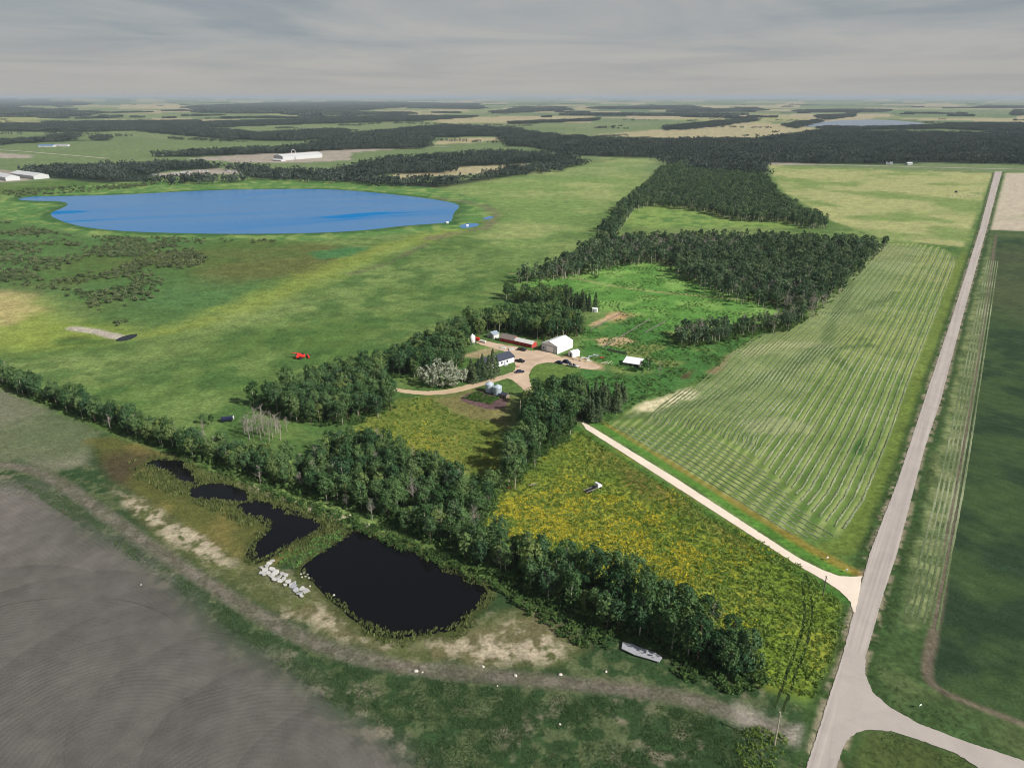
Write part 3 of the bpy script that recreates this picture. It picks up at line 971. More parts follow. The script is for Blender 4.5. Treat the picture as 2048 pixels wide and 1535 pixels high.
fan_sheet('farmyard', smooth(UP([(1163, 848), (1100, 812), (1050, 783), (1040, 772), (1020, 756), (1002, 757), (990, 757), (1012, 748), (1030, 742), (1032, 730), (1028, 721), (1030, 709), (990, 697), (950, 686), (958, 678), (1001, 688), (1042, 695), (1062, 702), (1080, 699), (1100, 705), (1116, 711), (1130, 716), (1165, 722), (1205, 732), (1190, 740), (1154, 735), (1107, 724), (1076, 727), (1062, 738), (1057, 752), (1062, 775), (1110, 804), (1172, 842)]), 1), 0.05, yard_m, rag=0.5, seed=8)
fan_sheet('farm_lane', smooth(UP([(772, 772), (837, 783), (891, 780), (939, 768), (990, 754), (1022, 746), (1030, 752), (996, 762), (945, 777), (895, 789), (835, 790), (770, 779)]), 2), 0.045, lane_m, rag=0.4, seed=9)


def strip(name, pts, width, z, mat, parent=None, step=2.0, height=0.0, seed=0, jitter=0.0, kind=None):
    """a narrow ribbon (or low ridge) along a ground line"""
    p = np.array(pts)
    seg = np.hypot(*(p[1:] - p[:-1]).T)
    s = np.concatenate([[0], np.cumsum(seg)])
    n = max(2, int(s[-1] / step))
    t = np.linspace(0, s[-1], n)
    x, y = np.interp(t, s, p[:, 0]), np.interp(t, s, p[:, 1])
    dx, dy = np.gradient(x), np.gradient(y)
    l = np.hypot(dx, dy) + 1e-9
    nx, ny = -dy / l, dx / l
    rs = np.random.RandomState(seed)
    wj = width * (1 + jitter * rs.normal(0, 1, n).clip(-1.6, 1.6))
    cj = jitter * width * 0.35 * rs.normal(0, 1, n)
    hj = height * (1 + jitter * 1.2 * rs.normal(0, 1, n)).clip(0.1, 2.2)
    cols = (-0.5, 0.5) if not height else (-0.5, -0.12, 0.12, 0.5)
    V = []
    for c in cols:
        V.append(np.stack([x + nx * (c * wj + cj), y + ny * (c * wj + cj), np.full(n, z) + (hj if abs(c) < 0.3 and height else 0)], 1))
    k = len(cols)
    V = np.stack(V, 1).reshape(-1, 3)
    b = (np.arange(n - 1) * k)[:, None]
    Q = np.concatenate([np.concatenate([b + c, b + k + c, b + k + c + 1, b + c + 1], 1) for c in range(k - 1)])
    me = np_mesh(name, V, Q, mat)
    o = link(bpy.data.objects.new(name, me), parent)
    if kind:
        tag(o, kind=kind)
    return o


farroad_m = gravel_mat('far_road_gravel', (180, 172, 160), 0.08)
for p in FARROADS:
    strip('far_road', p, 8.0, 0.35, farroad_m, step=30, kind='structure')
# tyre tracks across the meadow corner
rut_m = plain('rut_grass', (44, 58, 28), 0.95, var=0.4, scale=0.8, spec=0.1)
for off in (-1.0, 1.0):
    l = smooth(UP([(1611, 1165), (1616, 1200), (1617, 1240), (1605, 1290), (1588, 1330), (1572, 1380), (1556, 1418)]), 2, False)
    d = np.gradient(l, axis=0)
    d /= np.hypot(*d.T)[:, None] + 1e-9
    strip('wheel_track', l + np.stack([-d[:, 1], d[:, 0]], 1) * off, 0.7, 0.02, rut_m, jitter=0.25, seed=int(off * 5 + 9), step=1.5, kind='structure')

# hay swaths: each windrow a low ridge of cut grass lying on the hay field
wind_m = bpy.data.materials.new('cut_hay')
wind_m.use_nodes = True
t = NT(wind_m.node_tree)
b_ = t.n['Principled BSDF']
b_.inputs['Roughness'].default_value = 0.95
b_.inputs['Specular IOR Level'].default_value = 0.1
pos_ = t.add('ShaderNodeTexCoord').outputs['Object']
f_ = t.math('ADD', t.math('MULTIPLY', t.noise(pos_, 1.3, 3.0, 0.6), 0.6), t.math('MULTIPLY', t.noise(pos_, 0.02, 3.0, 0.6), 0.6))
t.link(t.ramp(f_, [(0.42, (*s2l((74, 88, 56)), 1)), (0.58, (*s2l((102, 114, 82)), 1)), (0.74, (*s2l((150, 156, 126)), 1))]), b_.inputs['Base Color'])
hay_o = PARCEL[3]
LEFT = smooth(UP([(1782, 484), (1745, 515), (1704, 558), (1664, 600), (1626, 638), (1566, 658), (1502, 685), (1464, 716), (1449, 752), (1408, 772), (1350, 796), (1300, 820), (1330, 850), (1400, 905)]), 2, False)
RIGHT = UP([(1921, 501), (1876, 620), (1826, 748), (1781, 880), (1731, 1003), (1690, 1064)])


def resample(p, n):
    seg = np.hypot(*(p[1:] - p[:-1]).T)
    s = np.concatenate([[0], np.cumsum(seg)])
    t = np.linspace(0, s[-1], n)
    return np.stack([np.interp(t, s, p[:, 0]), np.interp(t, s, p[:, 1])], 1)


# stations by distance along the road so that rows stay side by side
def by_station(p, st):
    s = p @ RU
    o = np.argsort(s)
    v = p @ RV
    return np.interp(st, s[o], v[o])


st = np.linspace((UP([(1690, 1064)]) @ RU)[0], (RIGHT @ RU).max(), 300)
Lmono = LEFT[:-6]
# head-land line: rows along the road stop here
HEAD = UP([(1215, 848), (1330, 858), (1420, 868), (1490, 905), (1560, 965), (1620, 1030), (1660, 1060)])
vR = by_station(RIGHT, st)
vL = by_station(Lmono, st)
hs, hv = HEAD @ RU, HEAD @ RV
NROW = 42
WS = vR - vL
DMAX = 2.9 * NROW
for i in range(NROW):
    a = (i + 0.4) / NROW
    D = 2.9 * (i + 0.4)
    half = 0.5 * WS
    v = vR - np.where(D <= half, D, half + (D - half) * np.maximum(half / np.maximum(DMAX - half, half), 0.66))
    pts = st[:, None] * RU[None] + v[:, None] * RV[None]
    # keep the part above the head-land
    o = np.argsort(hv)
    lim = np.interp(v, hv[o], hs[o])
    ok = (st > lim + 2) & inside(HAYFIELD, pts[:, 0], pts[:, 1])
    pts = pts[ok]
    if len(pts) > 8:
        strip('windrow', pts, 0.85, 0.03, wind_m, hay_o, 1.6, 0.17, seed=i, jitter=0.28)
dl = UP([(1175, 850), (1348, 955), (1596, 1117), (1660, 1156)])
for i in range(20):
    off = 11.0 + i * 3.1
    pts = resample(dl, 160) + RU * off
    o = np.argsort(hv)
    s_, v_2 = pts @ RU, pts @ RV
    lim = np.interp(v_2, hv[o], hs[o])
    ok = (s_ < lim - 1) & inside(HAYFIELD, pts[:, 0], pts[:, 1])
    pts = pts[ok]
    if len(pts) > 8:
        strip('windrow', pts, 0.85, 0.03, wind_m, hay_o, 1.6, 0.17, seed=100 + i, jitter=0.28)
# swaths on the strip right of the road
for i in range(6):
    e = UP([(1978, 520), (1942, 700), (1888, 960), (1840, 1150), (1818, 1228 + 3 * i)]) + RV * (i * 1.55 - 1.0)
    tag(strip('hay_swath', smooth(e, 2, False), 0.7, 0.02, wind_m, None, 2.5, 0.04, seed=200 + i, jitter=0.14), kind='structure')
# ------------------------------------------------------------------ haze: the air between here and the horizon
hz = bpy.data.materials.new('haze_air')
hz.use_nodes = True
t = NT(hz.node_tree)
t.n.remove(t.n['Principled BSDF'])
pv = t.add('ShaderNodeVolumePrincipled')
pv.inputs['Color'].default_value = (0.60, 0.70, 0.80, 1)
pv.inputs['Density'].default_value = HAZE
pv.inputs['Anisotropy'].default_value = 0.0
t.link(pv.outputs[0], t.n['Material Output'].inputs['Volume'])
tag(MB().box((0, 50000, 84.0), (260000, 190000, 170.0)).build('haze', hz), kind='stuff')

# ------------------------------------------------------------------ trees
rng = np.random.RandomState(7)
leaf_aspen = leaf_mat('aspen_leaves', (0.036, 0.085, 0.030), (0.175, 0.280, 0.110), 0.26, 0.4)
leaf_dark = leaf_mat('dark_leaves', (0.026, 0.064, 0.028), (0.105, 0.195, 0.080), 0.2, 0.2)
leaf_wood = leaf_mat('wood_leaves', (0.028, 0.062, 0.034), (0.135, 0.205, 0.108), 0.18, 0.2)
leaf_far = leaf_mat('far_leaves', (0.024, 0.040, 0.036), (0.085, 0.108, 0.090), 0.1)
leaf_spruce = leaf_mat('spruce_needles', (0.034, 0.066, 0.034), (0.105, 0.140, 0.068), 0.08)
leaf_silver = leaf_mat('silver_leaves', (0.16, 0.19, 0.13), (0.36, 0.39, 0.30), 0.15)
leaf_yellow = leaf_mat('yellowing_leaves', (0.16, 0.15, 0.05), (0.34, 0.30, 0.14), 0.2)
leaf_shrub = leaf_mat('shrub_leaves', (0.045, 0.095, 0.030), (0.120, 0.200, 0.062), 0.2)
leaf_bush = leaf_mat('bright_leaves', (0.080, 0.160, 0.045), (0.165, 0.285, 0.090), 0.25)
leaf_scrub = leaf_mat('marsh_willow_leaves', (0.075, 0.105, 0.050), (0.170, 0.205, 0.105), 0.2)
leaf_gold = leaf_mat('goldenrod_flowers', (0.50, 0.42, 0.03), (0.74, 0.64, 0.08), 0.1)
leaf_weed = leaf_mat('weed_leaves', (0.095, 0.165, 0.032), (0.24, 0.33, 0.085), 0.2)
leaf_reed = leaf_mat('reed_blades', (0.085, 0.12, 0.040), (0.19, 0.22, 0.085), 0.2)
leaf_garden = leaf_mat('garden_leaves', (0.04, 0.10, 0.02), (0.10, 0.19, 0.045), 0.2)
bark_pale = plain('aspen_bark', (172, 166, 150), 0.9, var=0.3, scale=2.0, spec=0.2)
bark_dark = plain('dark_bark', (84, 72, 60), 0.9, var=0.3, scale=2.0, spec=0.2)
bark_dead = plain('dead_wood', (150, 143, 134), 0.9, var=0.2, scale=2.0, spec=0.2)


def leaf_quads(cen, nor, size, rs, aspect=0.75, tilt=0.9):
    """numpy: one little leaf-spray quad at each centre, facing roughly along nor"""
    n = len(cen)
    d = nor + rs.normal(0, tilt, (n, 3))
    d /= np.linalg.norm(d, axis=1)[:, None] + 1e-9
    a = np.cross(d, rs.normal(0, 1, (n, 3)))
    a /= np.linalg.norm(a, axis=1)[:, None] + 1e-9
    b = np.cross(d, a)
    s = (size * rs.uniform(0.6, 1.35, n))[:, None]
    a = a * s * 0.5
    b = b * s * 0.5 * aspect
    V = np.stack([cen - a - b * 0.4, cen + b * -1.0 + a * 0.3, cen + a + b * 0.4, cen - a * 0.3 + b], 1).reshape(-1, 3)
    Q = np.arange(4 * n).reshape(n, 4)
    return V, Q


def crown_points(rs, n_cl, per, zc, rz_, rxy, clr, lop=0.25, shell=0.55):
    """centres of leaf sprays, gathered in clumps through an uneven crown"""
    cen, nor = [], []
    ph = rs.uniform(0, 6.28, 3)
    for _ in range(n_cl):
        d = rs.normal(0, 1, 3)
        d[2] = d[2] * 0.9 + 0.15
        d /= np.linalg.norm(d)
        az = math.atan2(d[1], d[0])
        lump = 1 + lop * (math.sin(2 * az + ph[0]) * 0.5 + math.sin(3 * az + ph[1] + 3 * d[2]) * 0.5)
        r = shell + (1 - shell) * rs.uniform(0, 1) ** 0.5
        c = np.array([d[0] * rxy * lump * r, d[1] * rxy * lump * r, zc + d[2] * rz_ * r])
        k = max(3, int(per * rs.uniform(0.5, 1.5)))
        o = rs.normal(0, 1, (k, 3))
        o /= np.linalg.norm(o, axis=1)[:, None] + 1e-9
        o *= (clr * rs.uniform(0.5, 1.0, k) * rs.uniform(0.8, 1.3))[:, None]
        o[:, 2] *= 0.75
        cen.append(c + o)
        nn = o / (clr + 1e-9) * 0.9 + d * 0.7
        nor.append(nn)
    return np.vstack(cen), np.vstack(nor)


def trunk_mb(rs, h, r, limbs=5, z0=0.3, z1=0.85, reach=0.2, lean=0.03):
    m = MB()
    p = np.array([0, 0, -0.15])
    top = np.array([rs.normal(0, lean) * h, rs.normal(0, lean) * h, h])
    mid = top * 0.5 + np.array([rs.normal(0, lean) * h * 0.6, rs.normal(0, lean) * h * 0.6, 0])
    m.tube(p, mid, r, r * 0.68, 6, False)
    m.tube(mid, top, r * 0.68, r * 0.15, 5, False)
    for i in range(limbs):
        f = z0 + (z1 - z0) * (i + rs.uniform(0, 1)) / limbs
        b = mid * (f / 0.5) if f < 0.5 else mid + (top - mid) * ((f - 0.5) / 0.5)
        a = rs.uniform(0, 6.28)
        L_ = h * reach * (1.25 - f) * rs.uniform(0.7, 1.3)
        e = b + np.array([math.cos(a) * L_, math.sin(a) * L_, L_ * rs.uniform(0.5, 1.1)])
        m.tube(b, e, r * 0.4 * (1.1 - f), r * 0.08, 4, False)
    return m


def aspen_meshes(seed, mat, bark, h=11.0, rxy=2.4, n_cl=46, per=15, size=0.62, base=0.3):
    rs = np.random.RandomState(seed)
    zc = h * (0.5 + base * 0.42)
    cen, nor = crown_points(rs, n_cl, per, zc, h * (0.5 - base * 0.40), rxy, 0.85)
    V, Q = leaf_quads(cen, nor, np.full(len(cen), size), rs, 0.75, 0.6)
    cr = np_mesh('crown', V, Q, mat)
    tr = trunk_mb(rs, h * 0.93, 0.20 * h / 11, 6).mesh('trunk', bark)
    return tr, cr


def spruce_meshes(seed, h=12.0, r=2.2, n=620, size=0.75, mat=None):
    rs = np.random.RandomState(seed)
    t_ = rs.uniform(0, 1, n) ** 0.8
    z = h * (0.06 + 0.94 * (1 - t_))
    tiers = 0.82 + 0.25 * np.sin(z * 2 * math.pi / 0.95)
    rad = (r * (t_ ** 0.85) + 0.1) * tiers * rs.uniform(0.55, 1.08, n)
    az = rs.uniform(0, 6.28, n)
    cen = np.stack([rad * np.cos(az), rad * np.sin(az), z - rad * 0.22], 1)
    nor = np.stack([np.cos(az) * 0.7, np.sin(az) * 0.7, np.full(n, 0.7)], 1)
    V, Q = leaf_quads(cen, nor, np.full(n, size), rs, 0.6, 0.5)
    cr = np_mesh('crown', V, Q, mat or leaf_spruce)
    m = MB().tube((0, 0, -0.15), (0, 0, h * 0.98), 0.18, 0.03, 6, False)
    return m.mesh('trunk', bark_dark), cr


def dead_meshes(seed, h=9.0):
    rs = np.random.RandomState(seed)
    m = trunk_mb(rs, h, 0.17, 3, 0.35, 0.9, 0.2, 0.04)
    br = MB()
    for i in range(26):
        f = rs.uniform(0.35, 0.98)
        a = rs.uniform(0, 6.28)
        L_ = h * 0.30 * (1.2 - f) * rs.uniform(0.6, 1.3)
        b = np.array([0, 0, f * h * 0.97])
        e = b + np.array([math.cos(a) * L_, math.sin(a) * L_, L_ * rs.uniform(0.4, 1.2)])
        br.tube(b, e, 0.06, 0.03, 3, False)
        for k in range(3):
            g = b + (e - b) * rs.uniform(0.4, 0.9)
            q = g + rs.normal(0, 1, 3) * L_ * 0.28 + np.array([0, 0, 0.25 * L_])
            br.tube(g, q, 0.035, 0.02, 3, False)
    return m.mesh('trunk', bark_dead), br.mesh('crown', bark_dead)


def shrub_mesh(seed, mat, r=1.3, h=1.9, n_cl=14, per=12, size=0.5):
    rs = np.random.RandomState(seed)
    cen, nor = crown_points(rs, n_cl, per, h * 0.5, h * 0.5, r, 0.5, 0.3, 0.4)
    cen[:, 2] = cen[:, 2].clip(0.05, None)
    V, Q = leaf_quads(cen, nor, np.full(len(cen), size), rs)
    return np_mesh('foliage', V, Q, mat)


def blade_mesh(seed, mat, n=14, h=1.1, w=0.28, spread=0.5):
    rs = np.random.RandomState(seed)
    V = []
    for i in range(n):
        p = rs.normal(0, spread, 2)
        a = rs.uniform(0, 6.28)
        d = np.array([math.cos(a), math.sin(a)]) * w * 0.5
        l = rs.normal(0, 0.22, 2)
        hh_ = h * rs.uniform(0.6, 1.2)
        V += [(p[0] - d[0], p[1] - d[1], 0), (p[0] + d[0], p[1] + d[1], 0), (p[0] + l[0] + d[0] * .4, p[1] + l[1] + d[1] * .4, hh_), (p[0] + l[0] - d[0] * .4, p[1] + l[1] - d[1] * .4, hh_)]
    V = np.array(V)
    return np_mesh('foliage', V, np.arange(len(V)).reshape(-1, 4), mat)


def joined(name, *meshes):
    """one prototype mesh out of a trunk and a crown (for massed woods)"""
    V, Fc, mi, mats = [], [], [], []
    b = 0
    for k, me in enumerate(meshes):
        V += [tuple(v.co) for v in me.vertices]
        for p in me.polygons:
            Fc.append(tuple(b + i for i in p.vertices))
            mi.append(k)
        b += len(me.vertices)
        mats.append(me.materials[0])
    me = raw_mesh(name, V, Fc, mats)
    me.polygons.foreach_set('material_index', mi)
    return me


def proto_collection(name, meshes):
    c = bpy.data.collections.new(name)
    for i, me in enumerate(meshes):
        o = bpy.data.objects.new('%s_%02d' % (name, i), me)
        c.objects.link(o)
    return c


def gn_tree(coll):
    g = bpy.data.node_groups.new('scatter_' + coll.name, 'GeometryNodeTree')
    g.interface.new_socket('Geometry', in_out='INPUT', socket_type='NodeSocketGeometry')
    g.interface.new_socket('Geometry', in_out='OUTPUT', socket_type='NodeSocketGeometry')
    nd = g.nodes
    gi, go = nd.new('NodeGroupInput'), nd.new('NodeGroupOutput')
    ci = nd.new('GeometryNodeCollectionInfo')
    ci.inputs['Collection'].default_value = coll
    ci.inputs['Separate Children'].default_value = True
    ci.inputs['Reset Children'].default_value = True
    iop = nd.new('GeometryNodeInstanceOnPoints')
    iop.inputs['Pick Instance'].default_value = True

    def attr(nm, ty):
        a = nd.new('GeometryNodeInputNamedAttribute')
        a.data_type = ty
        a.inputs[0].default_value = nm
        return [s for s in a.outputs if s.enabled and s.name == 'Attribute'][0]
    cx = nd.new('ShaderNodeCombineXYZ')
    g.links.new(attr('rz', 'FLOAT'), cx.inputs[2])
    g.links.new(gi.outputs[0], iop.inputs['Points'])
    g.links.new(ci.outputs[0], iop.inputs['Instance'])
    g.links.new(attr('pick', 'INT'), iop.inputs['Instance Index'])
    g.links.new(cx.outputs[0], iop.inputs['Rotation'])
    g.links.new(attr('sc', 'FLOAT_VECTOR'), iop.inputs['Scale'])
    g.links.new(iop.outputs[0], go.inputs[0])
    return g


GN = {}


def scatter(name, pts, coll, sc, seed, kind='stuff', flat=None, parent=None):
    """massed vegetation: one object, its members placed by geometry nodes"""
    n = len(pts)
    if n == 0:
        return None
    rs = np.random.RandomState(seed)
    me = bpy.data.meshes.new(name)
    me.vertices.add(n)
    co = np.zeros((n, 3), np.float32)
    co[:, :2] = pts[:, :2]
    me.vertices.foreach_set('co', co.ravel())
    s = rs.uniform(sc[0], sc[1], n)
    s3 = np.stack([s * rs.uniform(0.85, 1.18, n), s * rs.uniform(0.85, 1.18, n), s], 1).astype(np.float32)
    if flat is not None:
        s3[:, 2] = rs.uniform(flat[0], flat[1], n)
    me.attributes.new('sc', 'FLOAT_VECTOR', 'POINT').data.foreach_set('vector', s3.ravel())
    me.attributes.new('rz', 'FLOAT', 'POINT').data.foreach_set('value', rs.uniform(0, 6.28, n).astype(np.float32))
    me.attributes.new('pick', 'INT', 'POINT').data.foreach_set('value', rs.randint(0, len(coll.objects), n).astype(np.int32))
    o = link(bpy.data.objects.new(name, me), parent)
    if coll.name not in GN:
        GN[coll.name] = gn_tree(coll)
    md = o.modifiers.new('scatter', 'NODES')
    md.node_group = GN[coll.name]
    tag(o, kind=kind)
    return o


def pts_in(poly, spacing, seed, jit=0.42, thin=None, holes=(), rag=0.0):
    """jittered points over an outline, `spacing` metres apart"""
    rs = np.random.RandomState(seed)
    poly = np.array(poly)
    lo, hi = poly.min(0) - rag, poly.max(0) + rag
    gx, gy = np.meshgrid(np.arange(lo[0], hi[0], spacing), np.arange(lo[1], hi[1], spacing))
    gx = gx + (np.arange(gx.shape[0]) % 2)[:, None] * spacing * 0.5
    x = gx.ravel() + rs.uniform(-jit, jit, gx.size) * spacing
    y = gy.ravel() + rs.uniform(-jit, jit, gx.size) * spacing
    k = inside(poly, x, y)
    if rag:
        k = sdf(poly, x, y) + (fbm(x, y, rag * 3, 3, seed + 9) - 0.5) * 2.4 * rag > 0
    for hpoly in holes:
        k &= ~inside(hpoly, x, y)
    if thin is not None:
        size, lo_, hi_ = thin
        nz = fbm(x, y, size, 3, seed)
        k &= rs.uniform(0, 1, len(x)) < sstep(lo_, hi_, nz)
    return np.stack([x[k], y[k]], 1)


BELT = UP([(-140, 700), (0, 748), (80, 782), (170, 812), (260, 846), (350, 880), (430, 905), (520, 922), (600, 935), (640, 915), (690, 895), (750, 890), (830, 930), (900, 962), (960, 995), (1000, 985),
           (978, 1040), (950, 1080), (1040, 1112), (1140, 1150), (1250, 1188), (1350, 1228), (1440, 1278), (1520, 1335), (1535, 1372), (1480, 1362), (1400, 1335), (1300, 1294),
           (1180, 1240), (1080, 1196), (980, 1148), (880, 1098), (780, 1052), (700, 1020), (620, 997), (520, 968), (420, 932), (300, 888), (180, 842), (80, 803), (0, 770), (-140, 720)])
GROVE_D = UP([(1005, 985), (1000, 955), (1035, 905), (1045, 855), (1062, 812), (1078, 790), (1140, 792), (1170, 800), (1165, 835), (1148, 852), (1140, 885), (1095, 905), (1055, 950), (1025, 985)])
GROVE_DS = UP([(1165, 795), (1215, 785), (1262, 790), (1258, 806), (1225, 828), (1190, 842), (1165, 838)])
GROVE_W = UP([(500, 812), (590, 780), (680, 760), (760, 736), (820, 710), (880, 682), (925, 664), (938, 690), (922, 705), (930, 730), (905, 748), (850, 755), (770, 758), (775, 790), (792, 818), (720, 850), (650, 856), (575, 838)])
GROVE_N = UP([(925, 662), (980, 648), (1040, 636), (1100, 634), (1165, 648), (1170, 668), (1130, 678), (1092, 684), (1075, 676), (1035, 668), (1000, 664), (972, 668), (948, 672)])
GROVE_S = UP([(1005, 588), (1040, 590), (1090, 592), (1140, 600), (1165, 612), (1120, 622), (1050, 612), (1008, 598)])
GROVE_SS = UP([(1140, 605), (1190, 612), (1196, 620), (1150, 626), (1125, 622)])
GROVE_R = UP([(1350, 672), (1400, 662), (1480, 656), (1560, 648), (1605, 632), (1618, 640), (1572, 664), (1500, 672), (1420, 690), (1358, 698)])
WOOD_M = UP([(1020, 568), (1070, 556), (1130, 532), (1190, 498), (1240, 488), (1330, 486), (1450, 484), (1560, 486), (1680, 490), (1764, 500), (1742, 524), (1702, 566), (1662, 606), (1622, 642), (1592, 632),
             (1560, 618), (1510, 605), (1470, 596), (1430, 575), (1370, 562), (1332, 530), (1290, 528), (1230, 538), (1180, 552), (1100, 562)])
WOOD_N = UP([(1192, 478), (1212, 452), (1242, 420), (1292, 374), (1322, 344), (1372, 330), (1372, 346), (1530, 358), (1562, 402), (1602, 428), (1660, 452), (1632, 462), (1570, 448), (1480, 444), (1420, 428), (1340, 416), (1300, 414), (1268, 424), (1248, 448), (1238, 482)])

V_ASPEN = [aspen_meshes(20 + i, leaf_aspen if i < 5 else leaf_dark, bark_pale if i % 2 == 0 else bark_dark, 10.0 + 0.5 * (i % 4), 2.0 + 0.25 * (i % 4), 52, 18, 0.54, 0.25 + 0.1 * (i % 3)) for i in range(8)]
V_WOOD = [joined('wood_tree', *aspen_meshes(60 + i, leaf_wood, bark_pale if i % 3 else bark_dark, 11.5, 2.0 + 0.25 * (i % 3), 26, 9, 0.9, 0.30 + 0.14 * (i % 3))) for i in range(6)]
V_SPRUCE = [spruce_meshes(90 + i, 11 + i, 2.0 + 0.2 * i) for i in range(3)]
V_DEAD = [dead_meshes(100 + i, 8 + i) for i in range(4)]
V_SHRUB = [shrub_mesh(110 + i, leaf_shrub, 1.2 + .2 * i, 1.7 + .3 * i) for i in range(4)]
c_wood = proto_collection('wood_tree', V_WOOD)
c_dead = proto_collection('bare_tree', [joined('bare_tree', *v) for v in V_DEAD])
c_shrub = proto_collection('shrub', V_SHRUB)
c_scrub = proto_collection('scrub', [shrub_mesh(130 + i, leaf_scrub, 1.5, 1.6, 12, 10, 0.6) for i in range(3)])
c_gold = proto_collection('gold', [shrub_mesh(140 + i, leaf_gold, 0.55, 0.5, 5, 4, 0.34) for i in range(3)])
c_weed = proto_collection('weed', [shrub_mesh(150 + i, leaf_weed, 0.7, 0.7, 6, 5, 0.42) for i in range(3)])
c_bush = proto_collection('bush', [shrub_mesh(155 + i, leaf_bush, 0.9, 0.9, 8, 6, 0.5) for i in range(3)])
c_reed = proto_collection('reed', [blade_mesh(160 + i, leaf_reed) for i in range(3)])
c_tuft = proto_collection('tuft', [blade_mesh(165 + i, leaf_bush, 10, 0.5, 0.3, 0.5) for i in range(2)])


def far_clump(seed, r=17.0, n=15, h=12.0, quads_=16):
    """a stand of trees seen from kilometres away"""
    rs = np.random.RandomState(seed)
    C_, N_, S_ = [], [], []
    for i in range(n):
        p = rs.uniform(-r, r, 2)
        hh_ = h * rs.uniform(0.75, 1.2)
        cen, nor = crown_points(rs, 5, quads_ / 5, hh_ * 0.58, hh_ * 0.42, 2.9, 1.2)
        cen[:, :2] += p
        C_.append(cen)
        N_.append(nor)
    C_, N_ = np.vstack(C_), np.vstack(N_)
    V, Q = leaf_quads(C_, N_, np.full(len(C_), 2.6), rs)
    return np_mesh('stand', V, Q, leaf_far)


c_far = proto_collection('stand', [far_clump(170 + i) for i in range(5)])


def farstand(seed):
    rs = np.random.RandomState(seed)
    n = 420
    p = rs.uniform(-60, 60, (n, 2))
    z = rs.uniform(2, 13, n)
    cen = np.stack([p[:, 0], p[:, 1], z], 1)
    nor = np.stack([rs.normal(0, .6, n), rs.normal(0, .6, n), np.ones(n) * 0.8], 1)
    V, Q = leaf_quads(cen, nor, np.full(n, 9.0), rs)
    return np_mesh('stand', V, Q, leaf_far)


c_vfar = proto_collection('far_stand', [farstand(180 + i) for i in range(4)])


def plant(name, meshes, pnames, x, y, rz, sc, label, cat, group=None, scz=None):
    e = empty(name, (x, y, 0), rz)
    e.scale = (sc, sc, scz or sc)
    for me, nm in zip(meshes, pnames):
        o = bpy.data.objects.new(nm, me)
        link(o, e)
    return tag(e, label, cat, group)


def dist2(p):
    return p[:, 0] ** 2 + p[:, 1] ** 2


# --- farm trees: the nearest 300 leafy trees stand alone, the rest of each wood is massed
stands = []
for poly, sp, lab, grp in (
        (BELT, 4.3, 'leafy green aspen tree in the shelterbelt above the dark ponds', 'aspens of the shelterbelt'),
        (GROVE_D, 4.4, 'leafy green aspen tree in the grove beside the gravel driveway', 'aspens beside the driveway'),
        (GROVE_W, 4.8, 'leafy tree in the grove west of the dark-roofed house', 'trees of the house grove'),
        (GROVE_N, 4.6, 'leafy tree in the grove behind the red sheds', 'trees behind the red sheds')):
    p = pts_in(poly, sp, len(stands) + 5, rag=1.8)
    stands.append((p, lab, grp))
allp = np.vstack([s[0] for s in stands])
which = np.concatenate([np.full(len(s[0]), i) for i, s in enumerate(stands)])
# the ones that show largest are kept apart one by one, with some of every grove
order = np.argsort(dist2(allp) * np.choose(which, [1.0, 0.8, 0.75, 0.62]))
single = set(order[:300].tolist())
SECT = ((150, 'near the left edge'), (420, 'beside the grey-green field'), (620, 'above the reedy marsh'), (900, 'above the large dark pond'), (1120, 'beside the bare trees below the yellow meadow'), (1300, 'between the yellow meadow and the concrete pad'), (9999, 'at the road end of the belt'))
for i, (x, y) in enumerate(allp):
    if i not in single:
        continue
    vi = rng.randint(8)
    v = V_ASPEN[vi]
    w_ = which[i]
    sc = rng.uniform(0.60, 1.22) * (0.92 if w_ == 0 else 1.18)
    px = 1024 + F * x / (y * CP + H * SP)
    if w_ == 0 and px > 950:
        sc *= 1.2
    size = 'tall' if sc > 0.98 else 'small' if sc < 0.78 else 'medium'
    tone = 'green' if vi < 5 else 'dark green'
    if w_ == 0:
        where = [t_ for lim, t_ in SECT if px < lim][0]
        lab = '%s %s leafy tree in the shelterbelt, %s' % (size, tone, where)
    else:
        lab = '%s %s %s' % (size, tone, stands[w_][1].replace('leafy green', 'leafy'))
    plant('aspen_tree', v, ('trunk', 'crown'), x, y, rng.uniform(0, 6.28), sc, lab, 'tree', stands[w_][2], sc * rng.uniform(0.9, 1.15))
c_aspen = proto_collection('massed_aspen', [joined('massed_aspen', *v) for v in V_ASPEN[:8]])
for k, s in enumerate(stands):
    rest = np.array([allp[i] for i in range(len(allp)) if which[i] == k and i not in single])
    if len(rest):
        scatter('woodland', rest, c_aspen, (0.75, 1.05) if k == 0 else (0.95, 1.3), 300 + k)
for k, (poly, sp, coll, sc) in enumerate(((GROVE_S, 4.5, c_aspen, (0.75, 1.1)), (GROVE_R, 4.2, c_wood, (0.55, 1.0)), (WOOD_M, 4.8, c_wood, (0.65, 1.25)), (WOOD_N, 4.9, c_wood, (0.65, 1.25)))):
    scatter('woodland', pts_in(poly, sp, 40 + k, thin=(22, 0.2, 0.36), rag=(3, 3, 7, 5)[k]), coll, sc, 320 + k)
